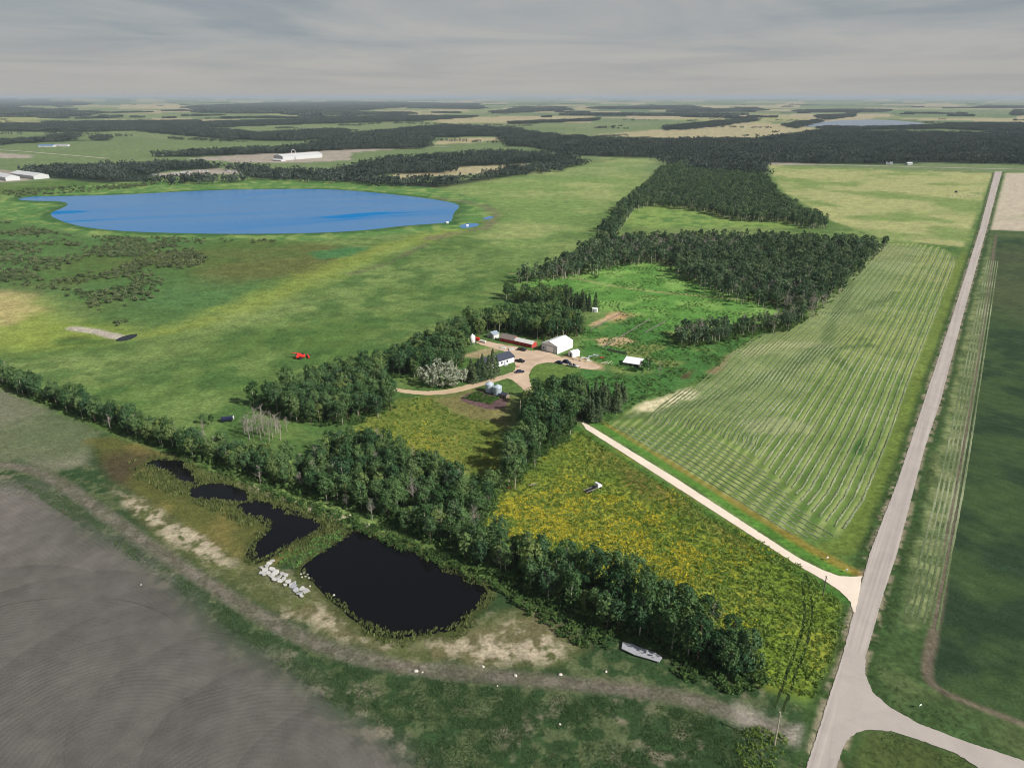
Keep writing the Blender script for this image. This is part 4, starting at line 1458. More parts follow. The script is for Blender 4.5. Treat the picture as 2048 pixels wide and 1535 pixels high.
# grey bare trees standing among the woods
for k, (poly, sp) in enumerate(((WOOD_M, 15), (GROVE_R, 10), (WOOD_N, 30))):
    scatter('bare_woodland', pts_in(poly, sp, 60 + k, thin=(40, 0.35, 0.6)), c_dead, (0.95, 1.25), 340 + k)
scatter('woodland', pts_in(UP([(1350, 545), (1430, 548), (1500, 566), (1575, 600), (1560, 625), (1480, 612), (1400, 588)]), 8.5, 59, thin=(30, 0.25, 0.5)), c_wood, (0.7, 1.05), 348)
for k, p in enumerate(([(1190, 500), (1260, 488), (1340, 486), (1480, 488), (1480, 515), (1340, 522), (1230, 530)], [(1480, 575), (1560, 560), (1630, 590), (1625, 640), (1560, 620)], [(1060, 560), (1140, 535), (1160, 550), (1090, 566)], [(1352, 672), (1420, 662), (1430, 685), (1356, 698)])):
    scatter('bare_woodland', pts_in(UP(p), 6.5, 70 + k, thin=(12, 0.3, 0.6)), c_dead, (0.95, 1.3), 350 + k)
# undergrowth
for k, (poly, sp, sc) in enumerate(((BELT, 2.1, (0.6, 1.45)), (GROVE_D, 2.4, (0.6, 1.1)), (GROVE_W, 2.8, (0.6, 1.1)), (GROVE_N, 3.0, (0.6, 1.2)), (WOOD_M, 5.0, (0.5, 0.9)), (GROVE_R, 3.0, (0.7, 1.3)))):
    scatter('undergrowth', pts_in(poly, sp, 80 + k), c_shrub, sc, 360 + k)
sb = UP([(200, 850), (420, 938), (700, 1030), (980, 1150), (1250, 1270), (1500, 1372), (1490, 1400), (1250, 1310), (1140, 1290), (980, 1175)])
scatter('undergrowth', pts_in(sb, 2.0, 91, holes=(UP([(1225, 1275), (1345, 1300), (1345, 1345), (1225, 1325)]),)), c_shrub, (0.45, 0.95), 371)
# marsh willows
scatter('willow_scrub', pts_in(UP([(-200, 445), (0, 440), (120, 468), (300, 478), (390, 500), (420, 520), (330, 560), (300, 610), (240, 655), (190, 620), (120, 585), (0, 565), (-200, 560)]), 4.6, 92, thin=(40, 0.36, 0.58)), c_scrub, (0.8, 1.7), 372)
scatter('willow_scrub', pts_in(UP([(300, 474), (480, 478), (560, 482), (480, 490), (330, 486)]), 6, 93, thin=(30, 0.4, 0.6)), c_scrub, (0.7, 1.3), 373)
scatter('willow_scrub', pts_in(UP([(-100, 385), (60, 378), (180, 372), (330, 366), (260, 378), (40, 394), (-100, 398)]), 8, 94, thin=(30, 0.3, 0.6)), c_scrub, (1.0, 2.2), 374)
# goldenrod and weeds
for k, (poly, spg, spw) in enumerate(((GOLD_A, 1.0, 1.5), (GOLD_B, 2.0, 2.4))):
    scatter('goldenrod_bloom', pts_in(poly, spg * 1.15, 95 + k, thin=(20, 0.5, 0.72)), c_gold, (0.45, 0.95), 375 + k)
    scatter('meadow_weeds', pts_in(poly, spw, 97 + k), c_weed, (0.6, 1.4), 377 + k)
GOLD_C = UP([(960, 1045), (1010, 992), (1100, 985), (1250, 1005), (1400, 1060), (1460, 1120), (1380, 1165), (1200, 1140), (1050, 1090)])
scatter('goldenrod_bloom', pts_in(GOLD_C, 0.85, 99, thin=(7, 0.40, 0.6), rag=10), c_gold, (0.55, 1.15), 379)
# reeds round the ponds
RD = UP([(255, 925), (330, 905), (420, 940), (560, 992), (690, 1045), (660, 1085), (600, 1105), (545, 1122), (500, 1060), (420, 1020), (330, 985), (270, 955)])
scatter('reeds', pts_in(RD, 1.2, 101, thin=(9, 0.25, 0.5), holes=(POND1, POND2, POND3, POND4)), c_reed, (0.45, 1.0), 380)
RD2 = UP([(690, 1230), (740, 1255), (800, 1268), (900, 1255), (985, 1185), (1000, 1200), (930, 1275), (800, 1295), (700, 1265)])
scatter('reeds', pts_in(RD2, 1.6, 102, thin=(6, 0.35, 0.6)), c_reed, (0.4, 0.9), 381)
for k, q in enumerate((POND1, POND2, POND3, POND4)):
    e_ = np.vstack([q, q[:1]])
    pt = pts_in(q, 0.9, 130 + k, rag=1.5)
    dd_ = dist_line(e_, pt[:, 0], pt[:, 1])
    lim_ = 5.0 * fbm(pt[:, 0], pt[:, 1], 7, 3, 140 + k) ** 2.2 + 0.25
    if k > 1:
        lim_ = lim_ * 0.7
    scatter('reeds', pt[dd_ < lim_], c_reed, (0.3, 0.75), 390 + k)
RD3 = UP([(560, 1110), (640, 1075), (680, 1060), (690, 1075), (610, 1125), (590, 1135), (560, 1125)])
scatter('undergrowth', pts_in(RD3, 1.6, 103), c_bush, (0.5, 1.1), 382)
# rank grass of the pens and the ditches
scatter('rank_grass', pts_in(np.vstack([PENS]), 2.4, 104, thin=(12, 0.4, 0.6)), c_bush, (0.5, 1.1), 383)
scatter('rank_grass', pts_in(CLEAR_1, 2.6, 105, thin=(14, 0.45, 0.65)), c_bush, (0.4, 0.9), 384)
scatter('rank_grass', pts_in(BRUSH_E, 2.0, 106, thin=(9, 0.35, 0.65)), c_bush, (0.4, 1.0), 385)
scatter('undergrowth', pts_in(BRUSH_E, 5.0, 107, thin=(16, 0.5, 0.7)), c_shrub, (0.4, 0.9), 386)
# far forests, nearer ones tree by tree in stands, remote ones as masses
for k, poly in enumerate(FOREST_FAR):
    far_d = poly[:, 1].min()
    if far_d < 5200:
        scatter('far_forest', pts_in(poly, 25, 400 + k, rag=45), c_far, (0.8, 1.2), 420 + k)
    else:
        scatter('far_forest', pts_in(poly, 85, 400 + k, rag=140), c_vfar, (0.8, 1.3), 420 + k)

# hedgerows and bluffs scattered over the far quarter sections
rs = np.random.RandomState(77)
hp_, hv_ = [], []
for i in range(260):
    d = 2300 * math.exp(rs.uniform(0, 2.3))
    k_ = rs.uniform(-0.85, 0.85)
    x0, y0 = k_ * d, d
    su_ = np.round((x0 * RU[0] + y0 * RU[1]) / 402.5) * 402.5
    sv_ = np.round((x0 * RV[0] + y0 * RV[1]) / 402.5) * 402.5
    c0 = RU * su_ + RV * sv_
    ax = RU if rs.uniform() < 0.35 else RV
    n = rs.randint(2, 14)
    for j in range(n):
        q = c0 + ax * (j * 30) + rs.normal(0, 7, 2)
        (hp_ if q[1] < 5200 else hv_).append(q)
hp_ = np.array(hp_)
hv_ = np.array(hv_)
ok_ = ~inside(FARLAKE, hp_[:, 0], hp_[:, 1]) & (hp_[:, 1] > 2100)
scatter('far_hedgerows', hp_[ok_], c_far, (0.45, 0.8), 700, flat=(0.6, 0.95))
ok_ = ~inside(FARLAKE, hv_[:, 0], hv_[:, 1])
scatter('far_hedgerows', hv_[ok_], c_vfar, (0.3, 0.7), 701, flat=(0.7, 1.1))
# rough growth on the young crop south of the track, and verge grass along the roads
leaf_crop = leaf_mat('crop_leaves', (0.038, 0.075, 0.030), (0.090, 0.145, 0.060), 0.15)
c_crop = proto_collection('crop', [blade_mesh(190 + i, leaf_crop, 9, 0.30, 0.22, 0.36) for i in range(3)])
CROP_S = UP([(40, 968), (130, 990), (250, 1085), (380, 1165), (500, 1245), (620, 1302), (760, 1345), (1000, 1378), (1250, 1398), (1400, 1425), (1500, 1470), (1560, 1560), (900, 1600), (820, 1520), (690, 1420), (560, 1330), (400, 1215), (230, 1095), (100, 1010)])
scatter('crop_growth', pts_in(CROP_S, 0.72, 110, thin=(8, 0.3, 0.62)), c_crop, (0.6, 1.1), 702)
VERGE = [UP(p) for p in ([(1797, 962), (1740, 1108), (1735, 1130), (1700, 1140), (1725, 1090), (1780, 960)], [(1700, 1235), (1684, 1314), (1650, 1417), (1613, 1535), (1600, 1560), (1590, 1540), (1630, 1420), (1662, 1314), (1685, 1240)],
         [(1735, 1314), (1735, 1345), (1750, 1384), (1782, 1411), (1840, 1443), (1930, 1477), (2048, 1517), (2060, 1490), (1930, 1440), (1850, 1400), (1800, 1370), (1780, 1310), (1800, 1200), (1830, 1100), (1880, 900), (1870, 900), (1800, 1107), (1772, 1190)],
         [(1690, 1520), (1700, 1485), (1740, 1464), (1790, 1468), (1850, 1488), (1920, 1514), (2010, 1560), (1690, 1580)])]
for k, p in enumerate(VERGE):
    scatter('verge_grass', pts_in(p, 0.7, 115 + k, thin=(5, 0.35, 0.8)), c_crop, (0.3, 0.7), 705 + k)
scatter('verge_grass', pts_in(UP([(1450, 1440), (1520, 1440), (1580, 1470), (1590, 1560), (1480, 1560), (1440, 1490)]), 0.9, 120, thin=(4, 0.2, 0.7), rag=4), c_weed, (0.5, 1.0), 710)
# ------------------------------------------------------------------ trees that stand out by themselves
def big_willow(seed):
    rs = np.random.RandomState(seed)
    C_, N_ = [], []
    for (x, y, z, r) in ((-6.5, 0, 5.2, 3.8), (-2, 1, 7.4, 4.6), (3.5, 0.5, 7.0, 4.4), (7.6, -0.4, 4.8, 3.4), (0.5, -2.6, 4.6, 4.4), (-4.6, -2.2, 3.6, 3.4), (5, -2.5, 3.6, 3.4)):
        c, n = crown_points(rs, 26, 15, z, r * 0.85, r, 1.0)
        c[:, 0] += x
        c[:, 1] += y
        C_.append(c)
        N_.append(n)
    c, n = np.vstack(C_), np.vstack(N_)
    c[:, 2] = c[:, 2].clip(0.3, None)
    V, Q = leaf_quads(c, n, np.full(len(c), 0.75), rs)
    tr = MB()
    for x in (-6, -2, 2, 6):
        tr.tube((x * 0.2, 0, -0.1), (x, 0, 6.5), 0.4, 0.12, 6, False)
    return tr.mesh('trunk', bark_dark), np_mesh('crown', V, Q, leaf_silver)


x, y = U(884, 776)
plant('willow_tree', big_willow(5), ('trunk', 'crown'), x, y + 4, 0.0, 1.22, 'broad silvery grey willow above the curving farm lane', 'tree')

k = 0
for px, py, s in ((936, 764, .78), (948, 766, .85), (958, 762, .92), (968, 760, .95), (978, 757, 1.05), (986, 752, 1.12), (993, 748, .9), (942, 752, .8), (965, 750, .9)):
    x, y = U(px, py)
    plant('spruce_tree', V_SPRUCE[k % 3], ('trunk', 'crown'), x, y, k * 1.3, s * 1.35, 'dark spruce in the row between silvery willow and dark-roofed house', 'tree', 'spruces by the house', s * 1.02)
    k += 1
for px, py in pts_in(np.array([(1160, 798), (1210, 790), (1262, 795), (1258, 812), (1225, 833), (1185, 848), (1162, 845)]), 12.5, 3, 0.45):
    x, y = U(px, py)
    s = rng.uniform(.7, 1.05)
    plant('spruce_tree', V_SPRUCE[k % 3], ('trunk', 'crown'), x, y, k * 1.3, s * 1.35, '%s dark spruce in the grove between the driveway and the green brush' % ('tall' if s > .93 else 'short' if s < .8 else 'mid-sized'), 'tree', 'spruces by the driveway', s)
    k += 1
for px, py in pts_in(np.array([(1128, 604), (1190, 612), (1198, 620), (1160, 627), (1122, 622)]), 8.5, 4, 0.4):
    x, y = U(px, py)
    s = rng.uniform(.8, 1.08)
    plant('spruce_tree', V_SPRUCE[k % 3], ('trunk', 'crown'), x, y, k * 1.3, s * 1.25, '%s dark spruce in the small stand north of the yard' % ('tall' if s > .93 else 'short'), 'tree', 'spruces north of the yard', s)
    k += 1
# bare grey trees
for px, py in ((490, 868), (498, 872), (508, 876), (515, 868), (522, 880), (530, 872), (538, 884), (545, 876), (552, 868), (560, 880), (500, 880), (526, 864), (574, 862), (557, 866)):
    x, y = U(px, py)
    plant('dead_tree', V_DEAD[k % 4], ('trunk', 'crown'), x, y, k * 2.1, rng.uniform(.85, 1.2), 'bare grey dead tree in the cluster on the bright green clearing', 'tree', 'dead trees on the green clearing')
    k += 1
for px, py, s, lab in ((628, 965, .95, 'dead tree with yellowed leaves rising above the shelterbelt'), (745, 1040, .8, 'pale bare tree at the shelterbelt edge above the large pond'),
                       (772, 1030, .9, 'pale leaning bare tree just above the large pond'), (858, 1062, .8, 'bare forked white tree in the thicket above the pond'),
                       (880, 1072, 1.0, 'tall bare white tree with many twigs above the pond'), (968, 1098, .8, 'bare grey tree beside the yellow flower meadow'),
                       (996, 1112, .9, 'pinkish grey bare tree in the belt below the yellow meadow'), (1026, 1126, .9, 'second bare pinkish tree below the yellow meadow'),
                       (1058, 1136, .95, 'grey bare tree between leafy aspens below the meadow'), (1098, 1160, .9, 'grey twiggy tree in the middle of the belt below the meadow'),
                       (1105, 868, 1.0, 'bare reddish grey tree in the driveway grove'), (1096, 800, .9, 'bare pale tree by the lawn at the turning circle'),
                       (1318, 752, .8, 'bare grey brown tree beside the white-roofed shelter'), (408, 868, .6, 'small bare tree by the field edge near the dark wagon'),
                       (470, 905, .7, 'bare tree at the inner edge of the western shelterbelt'), (330, 862, .5, 'small pale dead trunk in the western shelterbelt')):
    x, y = U(px, py)
    plant('dead_tree', V_DEAD[k % 4], ('trunk', 'crown'), x, y, k * 2.1, s, lab, 'tree')
    k += 1
x, y = U(628, 966)
plant('yellowing_tree', aspen_meshes(301, leaf_yellow, bark_pale, 8.5, 1.7, 16, 10, 0.6), ('trunk', 'crown'), x + 1, y, 0, 0.8, 'small yellow-leaved tree in the shelterbelt', 'tree')
for px, py, s, lab in ((1296, 742, .8, 'round dark green tree touching the white-roofed shelter'), (1285, 745, .6, 'small green tree in front of the white-roofed shelter'),
                       (406, 848, .5, 'small round tree beside the dark wagon'), (424, 850, .5, 'low bushy tree between the wagon and the belt'), (1013, 680, .45, 'yellowish small tree in front of the grey-roofed red shed'),
                       (1545, 610, .8, 'lone aspen on the bright clearing by the big wood'), (1105, 690, .35, 'small bush at the corner of the white shop')):
    x, y = U(px, py)
    plant('round_tree', V_ASPEN[k % 8], ('trunk', 'crown'), x, y, k * 2.1, s, lab, 'tree')
    k += 1
bare_p = pts_in(BELT, 9.0, 66)
for i, (x, y) in enumerate(bare_p[rng.permutation(len(bare_p))[:52]]):
    plant('dead_tree', V_DEAD[i % 4], ('trunk', 'crown'), x, y, i * 2.1, rng.uniform(.75, 1.1), 'bare grey tree standing among the leafy trees of the shelterbelt', 'tree', 'bare trees within the shelterbelt')
# rounded clump of big bushes at the road end of the belt
big_bush = [aspen_meshes(320 + i, leaf_dark, bark_dark, 8.0, 3.3, 60, 15, 0.66, 0.0) for i in range(2)]
for i, (px, py) in enumerate(((1395, 1302), (1420, 1322), (1450, 1340), (1480, 1352), (1505, 1340), (1440, 1305), (1475, 1318), (1370, 1290))):
    x, y = U(px, py)
    plant('bushy_tree', big_bush[i % 2], ('trunk', 'crown'), x, y, i * 1.7, rng.uniform(.8, 1.0), 'dense round bushy tree in the clump at the road end of the shelterbelt', 'tree', 'round bushy trees at the belt end')
x, y = U(1192, 556)
o = bpy.data.objects.new('lone_shrub', V_SHRUB[2])
link(o)
o.location = (x, y, 0)
o.scale = (2.2, 2.0, 1.6)
tag(o, 'lone dark shrub on the bright green clearing', 'shrub')

# ------------------------------------------------------------------ building materials
white = plain('white_steel', (226, 228, 230), 0.5, var=0.05, scale=0.4)
whiteroof = plain('white_roofing', (236, 238, 240), 0.45, var=0.05, scale=0.3)
offwhite = plain('weathered_white', (206, 206, 202), 0.7, var=0.12, scale=0.6)
galv = plain('galvanised_steel', (186, 200, 212), 0.45, metal=0.25, var=0.08, scale=0.5)
galv2 = plain('galvanised_ridge', (158, 172, 186), 0.45, metal=0.25, var=0.08)
redp = plain('red_barn_paint', (176, 62, 56), 0.8, var=0.18, scale=0.7)
redm = plain('red_machine_paint', (206, 44, 36), 0.45, var=0.12, scale=0.8)
greyroof = plain('grey_shingles', (128, 116, 112), 0.9, var=0.2, scale=1.2)
darkroof = plain('dark_shingles', (58, 62, 78), 0.85, var=0.12, scale=1.2)
grey = plain('grey_siding', (138, 146, 154), 0.7, var=0.1)
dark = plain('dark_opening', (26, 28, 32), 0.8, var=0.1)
glass = plain('window_glass', (40, 48, 58), 0.15, var=0.05)
wood = plain('weathered_wood', (140, 126, 108), 0.9, var=0.25, scale=1.5)
woodgrey = plain('grey_boards', (128, 122, 116), 0.9, var=0.25, scale=1.5)
blackp = plain('black_car_paint', (20, 22, 26), 0.25, var=0.05)
navyp = plain('navy_car_paint', (30, 36, 66), 0.25, var=0.05)
silverp = plain('silver_paint', (170, 174, 180), 0.3, metal=0.3, var=0.05)
whitep = plain('white_vehicle_paint', (226, 226, 222), 0.35, var=0.05)
rubber = plain('tyre_rubber', (24, 24, 24), 0.9, var=0.1)
concrete = plain('broken_concrete', (176, 175, 172), 0.9, var=0.16, scale=0.9)
concrete2 = plain('grey_concrete', (158, 160, 166), 0.9, var=0.12, scale=0.9)
bluep = plain('blue_roofing', (84, 122, 170), 0.6, var=0.08)
stone = plain('field_stone', (196, 190, 180), 0.9, var=0.2, scale=2)
polewood = plain('pole_wood', (92, 84, 76), 0.9, var=0.2, scale=2)
polepale = plain('pale_pole_wood', (176, 166, 148), 0.9, var=0.2, scale=2)


def gable(name, A, B, depth, eave, rise, wallm, roofm, ridge='y', label='', cat='shed', over=0.25, group=None, mono=False):
    """gabled building: front wall from pixel A to pixel B, going `depth` metres back"""
    a, b = np.array(U(*A)), np.array(U(*B))
    u = b - a
    wdt = np.hypot(*u)
    u /= wdt
    v = np.array([-u[1], u[0]])
    c = a + u * wdt / 2 + v * depth / 2
    e = empty(name, (c[0], c[1], 0), math.atan2(u[1], u[0]))
    tag(e, label, cat, group)
    hw, hd = wdt / 2, depth / 2
    W = MB()
    RF = MB()
    th = 0.12
    if mono:
        W.prism([(-hd, -0.1), (hd, -0.1), (hd, eave + rise), (-hd, eave)], 'x', -hw, hw)
        s = rise / depth
        RF.prism([(-hd - over, eave - over * s + .01), (hd + over, eave + rise + over * s + .01), (hd + over, eave + rise + over * s + th), (-hd - over, eave - over * s + th)], 'x', -hw - over, hw + over)
    elif ridge == 'y':
        W.prism([(-hw, -0.1), (hw, -0.1), (hw, eave), (0, eave + rise), (-hw, eave)], 'y', -hd, hd)
        s = rise / hw
        RF.prism([(-hw - over, eave - over * s + .01), (0, eave + rise + .01), (hw + over, eave - over * s + .01), (hw + over, eave - over * s + th), (0, eave + rise + th), (-hw - over, eave - over * s + th)], 'y', -hd - over, hd + over)
    else:
        W.prism([(-hd, -0.1), (hd, -0.1), (hd, eave), (0, eave + rise), (-hd, eave)], 'x', -hw, hw)
        s = rise / hd
        RF.prism([(-hd - over, eave - over * s + .01), (0, eave + rise + .01), (hd + over, eave - over * s + .01), (hd + over, eave - over * s + th), (0, eave + rise + th), (-hd - over, eave - over * s + th)], 'x', -hw - over, hw + over)
    W.build('wall', wallm, e)
    RF.build('roof', roofm, e)
    return e, hw, hd


def slab_part(e, name, c, s, mat):
    return MB().box(c, s).build(name, mat, e)


# white farm shop
e, hw, hd = gable('shop_building', (1083, 700), (1114.5, 708), 15.0, 4.4, 2.0, white, whiteroof, 'y', 'large white steel shop with overhead door at the yard', 'building')
slab_part(e, 'front_shade_panel', (0, -hd - .015, 2.15), (hw * 2 - .1, .03, 4.2), plain('front_shade_grey', (176, 182, 192), .6, var=.05))  # grey panel puts the shade of the white front wall into its colour
slab_part(e, 'overhead_door', (0.3, -hd - .05, 1.75), (4.6, .1, 3.5), whitep)
slab_part(e, 'man_door', (hw - 1.4, -hd - .05, 1.05), (1.0, .1, 2.1), offwhite)
slab_part(e, 'window', (-hw + 1.5, -hd - .04, 1.9), (0.9, .08, 0.9), glass)
slab_part(e, 'corner_trim', (-hw + .12, -hd - .04, 2.2), (.26, .1, 4.4), grey)
slab_part(e, 'corner_trim', (hw - .12, -hd - .04, 2.2), (.26, .1, 4.4), grey)
# small white shed
e, hw, hd = gable('garden_shed', (1136.2, 711), (1145, 715), 5.0, 2.6, 0.9, white, whiteroof, 'y', 'small white gabled shed right beside the white shop', 'shed')
slab_part(e, 'door', (0.2, -hd - .05, 1.0), (1.0, .1, 2.0), dark)
# house
e, hw, hd = gable('farm_house', (975, 740), (1028.5, 723.5), 9.0, 3.2, 2.0, white, darkroof, 'x', 'white farmhouse with dark blue grey roof behind the spruces', 'house', 0.45)
for xx in (-4.5, 0.5, 4.5):
    slab_part(e, 'window', (xx, -hd - .04, 1.7), (1.2, .08, 1.1), glass)
slab_part(e, 'door', (2.6, -hd - .04, 1.0), (0.95, .08, 2.0), grey)
slab_part(e, 'chimney', (-2.0, 0.6, 5.5), (0.7, 0.7, 1.2), plain('chimney_brick', (150, 92, 80), .9))
slab_part(e, 'step', (2.6, -hd - .8, 0.15), (2.2, 1.5, 0.3), concrete2)
# red sheds
e, hw, hd = gable('red_shed', (1028.5, 688), (1064, 696), 5.0, 2.3, 1.2, redp, offwhite, 'x', 'long red shed with pale metal roof beside the shop', 'shed')
for xx in (-4.2, -1.4, 1.4, 4.2):
    slab_part(e, 'door', (xx, -hd - .04, 0.95), (1.0, .08, 1.8), plain('faded_red_door', (150, 46, 44), .8))
slab_part(e, 'corner_trim', (hw - .12, -hd - .05, 1.1), (.24, .08, 2.3), offwhite)
e, hw, hd = gable('red_shed', (999.5, 682), (1027, 688), 5.5, 2.3, 2.0, redp, greyroof, 'x', 'red shed with grey shingle roof and a small tree in front', 'shed')
slab_part(e, 'door', (-2.5, -hd - .04, 0.95), (1.1, .08, 1.9), plain('faded_red_door', (150, 46, 44), .8))
slab_part(e, 'corner_trim', (-hw + .12, -hd - .05, 1.1), (.24, .08, 2.3), offwhite)
# grey shed
e, hw, hd = gable('tool_shed', (974.5, 674), (987.5, 678), 4.6, 2.6, 1.3, offwhite, galv2, 'y', 'small white shed with grey front doors beside the trees', 'shed')
slab_part(e, 'door', (0, -hd - .05, 1.15), (2.6, .1, 2.3), grey)
# tall white granary half hidden in the trees
x, y = U(945, 690)
e = empty('hopper_bin', (x, y, 0))
tag(e, 'tall white hopper bin half hidden in trees', 'bin')
MB().lathe([(0.3, 0.7), (1.65, 2.1), (1.7, 5.6), (0.35, 6.7), (0.3, 6.9)], 18).build('bin_body', whitep, e, True)
for i in range(4):
    a = math.pi / 4 + i * math.pi / 2
    MB().tube((1.5 * math.cos(a), 1.5 * math.sin(a), -.05), (1.5 * math.cos(a), 1.5 * math.sin(a), 2.6), 0.09, n=5).build('leg', galv2, e)
# grain bins
for px, py, lab in ((979, 783, 'galvanised grain bin farther from the small dark shed'), (995.3, 789, 'galvanised grain bin touching the small dark shed')):
    x, y = U(px, py)
    e = empty('grain_bin', (x, y, 0))
    tag(e, lab, 'bin', 'grain bins by the garden')
    prof = []
    for i in range(6):
        z = i * 0.72
        prof += [(2.02, z), (2.06, z + .36)]
    prof.append((2.03, 4.35))
    MB().lathe(prof, 26).build('bin_wall', galv, e, True)
    rf = MB().lathe([(2.14, 4.34), (0.35, 5.35), (0.3, 5.36)], 26).build('bin_roof', galv, e)
    MB().lathe([(0.34, 5.34), (0.34, 5.55), (0.05, 5.62)], 12).build('cap', galv2, rf)
    slab_part(e, 'door', (0.6, -2.0, 0.9), (0.7, .14, 1.3), galv2)
    MB().tube((1.6, -1.35, 0.2), (1.6, -1.35, 4.3), 0.05, n=4).build('ladder', galv2, e)
e, hw, hd = gable('small_shed', (1001, 795), (1012, 798.5), 2.6, 1.9, 0.8, wood, darkroof, 'x', 'tiny brown shed with dark roof beside the grain bins', 'shed')
slab_part(e, 'door', (0.3, -hd - .04, 0.8), (0.8, .08, 1.5), plain('brown_door', (88, 66, 54), .8))
# shelter with white sloping roof
e, hw, hd = gable('animal_shelter', (1246, 730), (1279, 735), 6.5, 1.7, 1.2, woodgrey, whiteroof, 'x', 'low open shelter with white sloping roof in the green brush', 'shelter', 0.3, mono=True)
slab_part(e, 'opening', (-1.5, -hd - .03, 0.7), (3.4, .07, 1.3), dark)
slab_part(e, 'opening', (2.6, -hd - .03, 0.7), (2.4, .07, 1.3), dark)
# little hut on the green
e, hw, hd = gable('white_hut', (1184, 624), (1193.5, 625), 2.4, 2.4, 0.5, white, whiteroof, 'x', 'tiny white hut alone on the green clearing', 'hut', 0.1)
slab_part(e, 'door', (-0.4, -hd - .04, 0.9), (0.8, .08, 1.7), grey)


# ------------------------------------------------------------------ vehicles
def wheels(e, L_, W_, r, zs=None):
    for sx in (-1, 1):
        for sy in (-1, 1):
            x0, y0 = sx * L_ * 0.31, sy * (W_ / 2 - 0.11)
            wl = MB().tube((x0, y0 - 0.12, r), (x0, y0 + 0.12, r), r, n=12).build('wheel', rubber, e)
            MB().tube((x0, y0 - 0.13, r), (x0, y0 + 0.13, r), r * 0.55, n=8).build('rim', silverp, wl)


def lamps(e, L_, W_, z):
    for sy in (-1, 1):
        MB().box((L_ / 2 - 0.01, sy * (W_ / 2 - .22), z), (.08, .34, .16)).build('headlight', whitep, e)
        MB().box((-L_ / 2 + 0.01, sy * (W_ / 2 - .16), z + .05), (.08, .18, .26)).build('tail_light', redm, e)


def pickup(px, py, rz, paint, label, name='pickup_truck'):
    x, y = U(px, py)
    e = empty(name, (x, y, 0.05), rz)
    tag(e, label, 'truck')
    W_ = 1.95
    hwd = W_ / 2
    b = MB().prism([(-2.75, .5), (2.75, .5), (2.8, .95), (2.65, 1.12), (1.35, 1.2), (-2.75, 1.2)], 'y', -hwd, hwd).build('body', paint, e, bevel=.05)
    MB().box((-1.75, 0, 1.19), (1.75, W_ - .3, .06)).build('truck_bed', dark, b)
    MB().prism([(1.45, 1.15), (0.85, 1.80), (-0.6, 1.84), (-0.82, 1.15)], 'y', -hwd + .1, hwd - .1).build('cab', paint, e, bevel=.05)
    MB().quad((1.42, -.72, 1.22), (1.42, .72, 1.22), (.91, .66, 1.77), (.91, -.66, 1.77)).build('windscreen', glass, e)
    for sy in (-1, 1):
        MB().quad((1.15, sy * (hwd - .09), 1.22), (-.66, sy * (hwd - .09), 1.22), (-.56, sy * (hwd - .09), 1.74), (.78, sy * (hwd - .09), 1.74)).build('side_window', glass, e)
    wheels(e, 5.5, W_, .38)
    lamps(e, 5.55, W_, .88)
    return e


def car(px, py, rz, paint, label, L_=4.6, H_=1.6, name='parked_car', cat='car'):
    x, y = U(px, py)
    e = empty(name, (x, y, 0.05), rz)
    tag(e, label, cat)
    W_ = 1.82
    hwd = W_ / 2
    h = L_ / 2
    MB().prism([(-h, .4), (h, .4), (h + .03, .72), (h - .15, .88), (h - 1.25, .98), (-h + .1, 1.0), (-h - .02, .7)], 'y', -hwd, hwd).build('body', paint, e, bevel=.06)
    MB().prism([(h - 1.2, .95), (h - 1.85, H_ - .04), (-h + 1.1, H_), (-h + .25, .98)], 'y', -hwd + .1, hwd - .1).build('cabin', paint, e, bevel=.05)
    MB().quad((h - 1.21, -.68, 1.02), (h - 1.21, .68, 1.02), (h - 1.8, .62, H_ - .08), (h - 1.8, -.62, H_ - .08)).build('windscreen', glass, e)
    for sy in (-1, 1):
        MB().quad((h - 1.4, sy * (hwd - .09), 1.03), (-h + .6, sy * (hwd - .09), 1.03), (-h + 1.15, sy * (hwd - .09), H_ - .1), (h - 1.88, sy * (hwd - .09), H_ - .1)).build('side_window', glass, e)
    wheels(e, L_, W_, .34)
    lamps(e, L_ + .04, W_, .7)
    return e


pickup(1044, 701, R(-28), blackp, 'black pickup with pale tailgate parked on grass below the red sheds')
pickup(1040, 724, R(-22), blackp, 'black pickup parked beside the white farmhouse wall')
car(1040, 745, R(12), navyp, 'dark blue car standing alone where the lanes meet')
car(1119, 727, R(-30), navyp, 'dark blue car in the row beside the white trailer')
car(1133, 726, R(-35), navyp, 'dark blue van behind the white trailer', 4.9, 1.9, 'parked_van', 'van')


def trailer(px, py, rz, label, L_=6.5, bed=whitep, load=navyp):
    x, y = U(px, py)
    e = empty('flat_trailer', (x, y, 0.05), rz)
    tag(e, label, 'trailer')
    MB().box((0, 0, .62), (L_, 2.0, .16)).build('deck', bed, e)
    for sy in (-1, 1):
        MB().box((0, sy * 1.0, .85), (L_, .07, .3)).build('side_rail', bed, e)
        MB().tube((-.4, sy * .9 - .1, .34), (-.4, sy * .9 + .1, .34), .34, n=12).build('wheel', rubber, e)
        MB().tube((.4, sy * .9 - .1, .34), (.4, sy * .9 + .1, .34), .34, n=12).build('wheel', rubber, e)
    MB().prism([(L_ / 2, .5), (L_ / 2 + 1.3, .45), (L_ / 2 + 1.3, .55), (L_ / 2, .65)], 'y', -.12, .12).build('drawbar', dark, e)
    return e


tr = trailer(1146, 733, R(-32), 'white flat trailer loaded with dark blue drums by the yard')
for i in range(4):
    MB().lathe([(.40, .70), (.42, 1.0), (.42, 1.3), (.40, 1.6)], 12, (-2.2 + i * 1.15, (-1) ** i * .35)).build('drum', navyp if i % 2 else dark, tr)
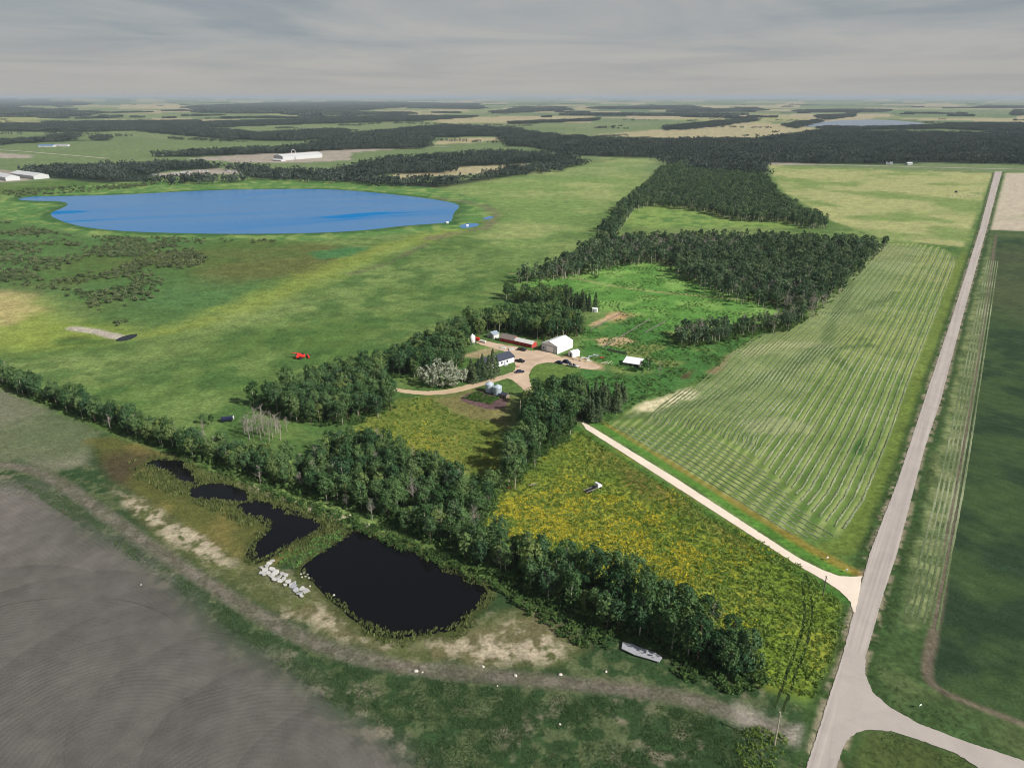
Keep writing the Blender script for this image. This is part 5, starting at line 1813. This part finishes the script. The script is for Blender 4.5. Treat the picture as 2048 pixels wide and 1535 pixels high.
# old flatbed truck in the goldenrod
x, y = U(1186, 980)
e = empty('flatbed_truck', (x, y, 0), R(38))
tag(e, 'old white cab truck with bare frame in the yellow meadow', 'truck')
MB().prism([(1.6, .75), (3.7, .75), (3.75, 1.45), (3.0, 1.55), (2.75, 2.35), (1.6, 2.4)], 'y', -1.0, 1.0).build('cab', whitep, e, bevel=.06)
MB().quad((2.99, -.85, 1.6), (2.99, .85, 1.6), (2.77, .8, 2.3), (2.77, -.8, 2.3)).build('windscreen', glass, e)
MB().box((2.65, 0, 2.43), (.2, 1.7, .05)).build('roof_trim', dark, e)
for sy in (-1, 1):
    MB().box((-1.3, sy * .85, .95), (5.6, .22, .2)).build('frame_rail', woodgrey, e)
    for xx in (-2.9, -1.8, 2.9):
        MB().tube((xx, sy * .95 - .15, .45), (xx, sy * .95 + .15, .45), .45, n=12).build('wheel', rubber, e)
for xx in (-4.0, -2.6, -1.2, 0.2):
    MB().box((xx, 0, .93), (.16, 1.5, .14)).build('cross_member', dark, e)
MB().box((-1.2, 0, .8), (4.4, 1.3, .1)).build('bed_floor', dark, e)
MB().box((0.9, 0, 1.05), (1.0, 1.5, .3)).build('tank', dark, e)


# red farm machines
def machine(px, py, rz, label, s=1.0):
    x, y = U(px, py)
    e = empty('hay_machine', (x, y, 0), rz)
    e.scale = (s, s, s)
    tag(e, label, 'machine')
    MB().prism([(-2.4, .7), (1.2, .7), (1.5, 1.1), (1.1, 1.6), (-0.4, 1.9), (-2.4, 1.5)], 'y', -1.1, 1.1).build('body', redm, e, bevel=.08)
    MB().box((-1.3, 0, 2.0), (1.3, 1.5, .7), taper=(.75, .8)).build('hopper', redm, e)
    MB().tube((-1.0, .9, 1.9), (-3.6, 1.6, 2.4), .16, n=7).build('auger', redm, e)
    MB().box((0.55, 0, 1.75), (.8, 1.2, .5), taper=(.8, .9)).build('engine_cover', dark, e)
    MB().box((2.6, 0, .6), (.9, 3.8, .6), taper=(.6, 1)).build('header', redm, e, bevel=.06)
    MB().prism([(2.0, .7), (4.6, .5), (4.6, .62), (2.0, .9)], 'y', 1.3, 1.5).build('drawbar', dark, e)
    for sy in (-1, 1):
        MB().tube((-.8, sy * 1.35 - .2, .6), (-.8, sy * 1.35 + .2, .6), .62, n=12).build('wheel', rubber, e)
        MB().box((-2.2, sy * .7, 1.3), (.3, .5, .5)).build('guard', offwhite, e)


machine(604, 716, R(24), 'red farm machine standing alone in the green pasture', 1.35)
machine(1020, 977, R(70), 'small red farm machine at the edge of the yellow meadow', 0.42)
# red wagon, propane tank and pallets west of the sheds
x, y = U(954, 681)
e = empty('red_wagon', (x, y, 0), R(-20))
tag(e, 'small red wagon box between the hopper bin and tool shed', 'wagon')
MB().box((0, 0, 1.25), (3.0, 1.8, 1.2), taper=(1.1, 1.15)).build('wagon_box', redm, e)
for sx in (-1, 1):
    for sy in (-1, 1):
        MB().tube((sx, sy * .85 - .1, .35), (sx, sy * .85 + .1, .35), .36, n=10).build('wheel', rubber, e)
x, y = U(966, 685)
e = empty('propane_tank', (x, y, 0), R(-35))
tag(e, 'white horizontal fuel tank on the ground by the tool shed', 'tank')
MB().tube((-2.1, 0, 1.0), (2.1, 0, 1.0), .62, n=14).build('tank_shell', whitep, e, bevel=.15)
for sx in (-1.3, 1.3):
    MB().box((sx, 0, .3), (.25, 1.0, .6)).build('cradle', concrete2, e)
for i, (px, py, lab) in enumerate(((1006, 696, 'pale stack of boards on the grass above the house, left one'), (1023, 699, 'pale stack of boards on the grass above the house, right one'))):
    x, y = U(px, py)
    e = empty('board_stack', (x, y, 0), R(-15 + 30 * i))
    tag(e, lab, 'lumber')
    for r_ in range(3):
        for c_ in range(3):
            MB().box((0, -.9 + c_ * .9, .12 + r_ * .2), (3.6 - .2 * r_, .8, .16)).build('board', polepale if (r_ + c_) % 2 else offwhite, e)
# dark wagon by the dead trees
x, y = U(455, 842)
e = empty('dark_wagon', (x, y, 0), R(18))
tag(e, 'dark blue hay wagon with white end among the bare trees', 'wagon')
MB().box((0, 0, 1.5), (5.0, 2.2, 1.0), taper=(1, .9)).build('wagon_box', navyp, e)
MB().box((2.7, 0, 1.6), (.5, 2.0, .9)).build('end_board', offwhite, e)
for sx in (-1.6, 1.6):
    for sy in (-1, 1):
        MB().tube((sx, sy * .95 - .12, .45), (sx, sy * .95 + .12, .45), .46, n=10).build('wheel', rubber, e)
# yard clutter right of the shed: scattered pale sheets and scrap
cl = [((1163, 716), 'white'), ((1172, 717), 'white'), ((1181, 713), 'grey'), ((1176, 722), 'white'), ((1192, 711), 'grey'), ((1160, 721), 'beige'), ((1150, 719), 'beige'), ((1202, 715), 'red')]
for i, ((px, py), kind_) in enumerate(cl):
    x, y = U(px, py)
    e = empty('scrap_pile', (x, y, 0), i * 0.8)
    tag(e, {'white': 'heap of white sheets and scrap beyond the small shed', 'grey': 'heap of grey metal scrap beyond the small shed', 'beige': 'heap of pale boards beside the small shed', 'red': 'heap of rusty red scrap beyond the white sheets'}[kind_], 'scrap', 'scrap heaps by the yard')
    mt = {'white': whitep, 'grey': galv, 'beige': polepale, 'red': redp}[kind_]
    for j in range(6):
        MB().box((rng.uniform(-1.2, 1.2), rng.uniform(-1, 1), .15 + .08 * j), (rng.uniform(.8, 2.0), rng.uniform(.3, .9), .08), rot=Matrix.Rotation(rng.uniform(0, 3), 3, 'Z') @ Matrix.Rotation(rng.uniform(-.3, .3), 3, 'X')).build('sheet', mt, e)
# logs below the pens
for i in range(5):
    x, y = U(1204 + i * 5, 727 - (i % 2) * 2)
    o = MB().tube((-2.4, 0, .22), (2.4, 0, .25), .2, .16, 8).build('log', polepale if i % 2 else wood)
    o.location = (x, y, 0)
    o.rotation_euler = (0, 0, R(20 + 12 * i))
    tag(o, 'fallen pale log beside the pens above the shelter', 'log', 'logs by the pens')
for i in range(4):
    x, y = U(1060 + i * 4, 971 - (i % 2) * 2)
    o = MB().tube((-1.2, 0, .2), (1.2, 0, .25), .18, .15, 7).build('log', polepale)
    o.location = (x, y, 0)
    o.rotation_euler = (0, 0, R(-10 + 40 * i))
    tag(o, 'short pale log in the heap at the yellow meadow corner', 'log', 'logs at the meadow corner')
# bicycle-like red hoops on the gravel: a child's tricycle frame
x, y = U(1036, 734)
e = empty('tricycle', (x, y, .05), R(20))
tag(e, 'small red tricycle on the gravel between the truck and car', 'tricycle')


def ring(m, c, r, tube, n=14, ax='y'):
    for i in range(n):
        a0, a1 = 2 * math.pi * i / n, 2 * math.pi * (i + 1) / n
        m.tube((c[0] + r * math.cos(a0), c[1], c[2] + r * math.sin(a0)), (c[0] + r * math.cos(a1), c[1], c[2] + r * math.sin(a1)), tube, n=4, cap=False)
    return m


ring(MB(), (.75, 0, .4), .36, .05).build('wheel', dark, e)
ring(MB(), (-.6, .4, .32), .28, .05).build('wheel', dark, e)
ring(MB(), (-.6, -.4, .32), .28, .05).build('wheel', dark, e)
MB().tube((.75, 0, .5), (-.6, 0, .4), .06, n=5).tube((-.6, -.4, .35), (-.6, .4, .35), .05, n=5).tube((.75, 0, .4), (.6, 0, 1.1), .05, n=5).build('frame', redm, e)
MB().box((-.1, 0, .68), (.4, .35, .1)).build('seat', redm, e)


# ------------------------------------------------------------------ fences, poles, signs
def fence(p0, p1, label, board=False, h=1.3, step=3.0, mat=None):
    a, b = np.array(U(*p0)), np.array(U(*p1))
    d = b - a
    L_ = np.hypot(*d)
    e = empty('board_fence' if board else 'rail_fence', (a[0], a[1], 0), math.atan2(d[1], d[0]))
    tag(e, label, 'fence')
    n = max(2, int(L_ / step))
    pm = MB().box((0, 0, h / 2 - .1), (.18, .18, h + .2)).mesh('post', mat or woodgrey)
    for i in range(n + 1):
        o = bpy.data.objects.new('post', pm)
        link(o, e)
        o.location = (L_ * i / n, 0, 0)
    if board:
        nb = int(L_ / .3)
        bmsh = MB().box((0, 0, h / 2), (.24, .05, h)).mesh('board', mat or woodgrey)
        for i in range(nb):
            o = bpy.data.objects.new('board', bmsh)
            link(o, e)
            o.location = (.15 + i * .3, -.12, rng.uniform(-.1, .1))
    else:
        for z in (h * .45, h * .88):
            MB().box((L_ / 2, -.12, z), (L_, .08, .16)).build('rail', mat or woodgrey, e)


fence((1180, 661), (1241, 628), 'grey rail fence along the upper edge of the pens')
fence((1238, 677), (1302, 639), 'grey rail fence across the middle of the pens')
fence((1290, 667), (1329, 645), 'short rail fence on the far side of the pens')
fence((1204, 697), (1234, 679), 'short rail fence near the scrap heaps')
fence((1214, 701), (1254, 709), 'weathered grey board fence above the white-roofed shelter', True, 1.5)
# road-side poles
for p0, hgt, mt, lab in (((1645, 1192), 7.0, polewood, 'dark wooden pole beside the driveway entrance'), ((1549, 1489), 9.5, polepale, 'pale wooden utility pole at the track end by the road'),
                         ((1040, 833), 8.0, polepale, 'thin wooden pole in front of the driveway grove')):
    x, y = U(*p0)
    e = empty('utility_pole', (x, y, 0))
    tag(e, lab, 'pole')
    MB().tube((0, 0, -.3), (0.1, 0, hgt), .19, .13, 8).build('pole_shaft', mt, e)
    MB().box((0.09, 0, hgt - .5), (.1, 1.5, .12)).build('crossarm', mt, e)
for p0, lab in (((1654, 1120), 'small white sign on the verge north of the driveway'), ((1693, 1144), 'small pale blue sign at the driveway mouth'), ((1839, 1416), 'small pale marker in the grass by the side road')):
    x, y = U(*p0)
    e = empty('road_sign', (x, y, 0), R(20))
    tag(e, lab, 'sign')
    MB().tube((0, 0, -.1), (0, 0, 1.3), .04, n=5).build('post', galv2, e)
    MB().box((0, -.05, 1.15), (.7, .04, .5)).build('sign_panel', galv if 'blue' in lab else whitep, e)


# ------------------------------------------------------------------ broken concrete by the ponds
def slab_mesh(seed, mat):
    rs = np.random.RandomState(seed)
    n = rs.randint(5, 8)
    an = np.sort(rs.uniform(0, 2 * math.pi, n))
    an = np.linspace(0, 2 * math.pi, n, endpoint=False) + rs.uniform(-.3, .3, n)
    pr = [(math.cos(a) * rs.uniform(.75, 1.25), math.sin(a) * rs.uniform(.5, .85)) for a in an]
    return MB().prism(pr, 'z', -.12, .12).mesh('slab', mat)


SL = [slab_mesh(i, concrete) for i in range(6)] + [slab_mesh(9, concrete2), slab_mesh(10, concrete2)]
spots = [(538, 1127, 1.0), (545, 1122, .8), (523, 1136, .8), (530, 1140, 1.1), (524, 1146, 1.0), (536, 1147, 1.0), (545, 1139, 1.2), (552, 1145, 1.3), (545, 1153, 1.1), (556, 1155, 1.2), (565, 1148, 1.1),
         (549, 1160, 1.0), (560, 1162, 1.0), (568, 1158, .9), (572, 1152, .9), (576, 1163, 1.0), (582, 1168, .8), (590, 1166, .7), (570, 1170, .7), (534, 1132, .9), (528, 1150, .8), (604, 1178, 1.0), (612, 1182, 1.3), (600, 1188, 1.1), (586, 1172, 1.2), (592, 1180, 1.2), (603, 1193, .7), (540, 1150, .8)]
for i, (px, py, s) in enumerate(spots):
    x, y = U(px, py)
    me = SL[6 + i % 2] if 580 < px < 602 and py > 1169 else SL[i % 6]
    o = bpy.data.objects.new('concrete_slab', me)
    link(o)
    o.location = (x, y, .22 + .08 * (i % 3))
    o.rotation_euler = (rng.uniform(-.22, .22), rng.uniform(-.22, .22), rng.uniform(0, 3.1))
    o.scale = (s, s * 1.1, 1)
    lab = 'darker grey concrete slab at the pond end of the rubble heap' if me in SL[6:] else 'pale broken concrete slab in the rubble heap between the ponds'
    tag(o, lab, 'slab', 'grey slabs of the rubble heap' if me in SL[6:] else 'pale slabs of the rubble heap')
# the long pale concrete pad by the belt
P = UP([(1245, 1287), (1262, 1290), (1285, 1300), (1310, 1308), (1324, 1318), (1318, 1327), (1296, 1320), (1268, 1312), (1243, 1300)])
c = P.mean(0)
o = MB().prism([tuple(p - c) for p in P][::-1], 'z', 0.0, .22).build('concrete_pad', concrete2)
o.location = (c[0], c[1], .45)
tag(o, 'long pale concrete pad lying at the foot of the shelterbelt', 'pad')
# stones
ST = []
for i in range(3):
    rs = np.random.RandomState(i)
    ST.append(MB().lathe([(.3, -.1), (.55, .12), (.5, .36), (.22, .52)], 7).mesh('stone', stone))
for i, (px, py, lab) in enumerate(((832, 1342, 'white field stone on the track, farthest west'), (845, 1344, 'small white stone beside the westernmost one on the track'), (1031, 1351, 'white field stone on the track below the tan bank'),
                                   (1121, 1349, 'pale upright stone on the track below the tan bank'), (1212, 1343, 'flat grey stone on the track near the concrete pad'), (966, 1333, 'flat pale stone at the foot of the tan bank'),
                                   (282, 1169, 'lone pale stone on the bare soil'), (995, 1371, 'small stone on the lower track edge'), (1120, 1448, 'pale stone in the green crop'))):
    x, y = U(px, py)
    o = bpy.data.objects.new('field_stone', ST[i % 3])
    link(o)
    o.location = (x, y, 0)
    o.rotation_euler = (0, 0, i * 1.1)
    sc = (.9, .45, .8, .8, .6, .7, .4, .4, .5)[i]
    o.scale = (sc * 1.3, sc, sc)
    tag(o, lab, 'stone')
for i, (px, py) in enumerate(((602, 1148), (608, 1146), (615, 1149), (604, 1154), (611, 1153), (618, 1156), (808, 1052), (815, 1056), (838, 1068), (845, 1072), (850, 1078), (870, 1098), (700, 1030), (620, 1172), (668, 1190), (690, 1222))):
    x, y = U(px, py)
    o = bpy.data.objects.new('shore_stone', ST[i % 3])
    link(o)
    o.location = (x, y, 0)
    o.scale = [rng.uniform(.4, .8)] * 3
    o.rotation_euler = (0, 0, i * .7)
    tag(o, 'pale rubble stone on the bank of the large pond', 'stone', 'stones on the pond bank')
# stone and soil heaps in the upper stubble field
for i in range(9):
    px, py = 1900 + i * 7.5, 392 - (i % 3) * 2 + (i % 2) * 2
    x, y = U(px, py)
    o = bpy.data.objects.new('stone_heap', ST[i % 3])
    link(o)
    o.location = (x, y, 0)
    o.scale = (2.2, 2.0, 2.6)
    tag(o, 'pale stone heap in the upper stubble field near the road', 'stone', 'stone heaps in the stubble field')
x, y = U(1912, 385)
o = MB().lathe([(2.4, 0), (1.8, 1.6), (.6, 2.6)], 9).build('soil_heap', dark)
o.location = (x, y, 0)
tag(o, 'single dark heap in the upper stubble field', 'heap')
# white nesting boxes on the lake edge
for px, py, lab in ((895, 447, 'white floating box at the lake shore'), (935, 453, 'white floating box in the small pool beside the lake')):
    x, y = U(px, py)
    e, hw, hd = gable('nest_box', (px - 2, py), (px + 2, py), 2.2, 1.4, .6, white, whiteroof, 'x', lab, 'box', .1)
# garden rows
for i in range(6):
    a = np.array(U(932 + i * 11, 797 + i * 2.4))
    b = np.array(U(957 + i * 10, 785 + i * 2.8))
    if i == 5:
        continue
    n = int(np.hypot(*(b - a)) / .55)
    pt = np.array([a + (b - a) * k_ / n + rng.normal(0, .35, 2) for k_ in range(n)] * 3) + rng.normal(0, .4, (3 * n, 2))
    scatter('garden_greens', pt, proto_collection('garden%d' % i, [shrub_mesh(500 + i, leaf_garden, .5, .6, 5, 6, .35)]), (.7, 1.3), 500 + i)

# ------------------------------------------------------------------ places beyond the farm
far_white = plain('far_white_wall', (184, 186, 188), 0.7, var=0.06)
far_roof = plain('far_white_roof', (196, 198, 200), 0.6, var=0.05)
far_grey = plain('far_grey_roof', (150, 152, 156), 0.7, var=0.08)
for A, B, d, ev, rs_, wm, rm, rd, lab, cat in (
        ((22, 353), (68, 359), 26, 6, 4, far_white, far_roof, 'x', 'long white storage barn among the trees west of the lake', 'barn'),
        ((-14, 357), (12, 362), 22, 6, 4, far_white, far_roof, 'x', 'white barn cut by the left edge of the photo', 'barn'),
        ((566, 321), (645, 315), 34, 9, 3.5, far_white, far_roof, 'x', 'big long white industrial hall on the pale gravel yard', 'building'),
        ((545, 322), (562, 323), 14, 3, 1.5, far_white, far_roof, 'x', 'small white shed in front of the long hall', 'shed'),
        ((76, 294), (106, 294), 16, 4, 2.5, far_white, bluep, 'x', 'blue-roofed house on the open field far west', 'house'),
        ((110, 293), (135, 293), 14, 4, 2.5, far_white, far_grey, 'x', 'grey-roofed house beside the blue-roofed one', 'house'),
        ((1815, 330), (1825, 330), 9, 3.5, 2, far_white, far_roof, 'x', 'tiny white house beyond the stubble field', 'house'),
        ((1772, 329), (1786, 329), 9, 3.5, 2, far_grey, far_grey, 'x', 'grey house beyond the stubble field among trees', 'house'),
        ((1096, 288), (1112, 288), 16, 4, 2, far_white, far_roof, 'x', 'white shed in the forest gap, the longer one', 'shed'),
        ((1118, 287), (1127, 287), 12, 4, 2, far_white, far_roof, 'x', 'white shed in the forest gap, the shorter one', 'shed'),
        ((870, 205), (890, 205), 60, 12, 6, far_white, far_roof, 'x', 'white building on the far horizon', 'building')):
    e, hw, hd = gable('distant_' + cat, A, B, d, ev, rs_, wm, rm, rd, lab, cat, .4)
    if hw > 8:
        slab_part(e, 'door', (-hw * .4, -hd - .1, ev * .35), (min(4.5, hw * .4), .2, ev * .7), far_grey)
# the white hoop beside the industrial hall
x, y = U(588, 316)
e = empty('white_arch', (x, y, 0), R(10))
tag(e, 'white arch standing above the long industrial hall', 'arch')
m = MB()
for i in range(12):
    a0, a1 = math.pi * i / 12, math.pi * (i + 1) / 12
    m.tube((5.5 * math.cos(a0), 0, 9 + 10 * math.sin(a0)), (5.5 * math.cos(a1), 0, 9 + 10 * math.sin(a1)), .5, n=6, cap=False)
m.build('arch_top', whitep, e)
for sx in (-1, 1):
    MB().tube((5.5 * sx, 0, 0), (5.5 * sx, 0, 9), .5, n=6).build('leg', whitep, e)
# white campers between the forest and the lake meadow
for i, (px, py) in enumerate(((309, 352), (352, 349), (366, 347), (377, 346), (398, 344), (406, 344), (414, 344), (458, 345), (470, 346), (482, 349))):
    x, y = U(px, py)
    e = empty('parked_camper', (x, y, 0), R(-12 + 9 * (i % 3)))
    tag(e, 'white camper trailer parked at the forest edge north of the lake', 'camper', 'campers north of the lake')
    L_ = (9, 6, 8, 7, 4, 4, 4, 7, 8, 7)[i]
    MB().prism([(-L_ / 2, .6), (L_ / 2, .6), (L_ / 2, 2.6), (L_ / 2 - .8, 3.4), (-L_ / 2, 3.4)], 'y', -1.3, 1.3).build('body', far_white, e, bevel=.1)
    MB().box((0, -1.32, 2.3), (L_ * .5, .06, .7)).build('window', glass, e)
    for sy in (-1, 1):
        MB().tube((0, sy * 1.1 - .1, .4), (0, sy * 1.1 + .1, .4), .42, n=8).build('wheel', rubber, e)
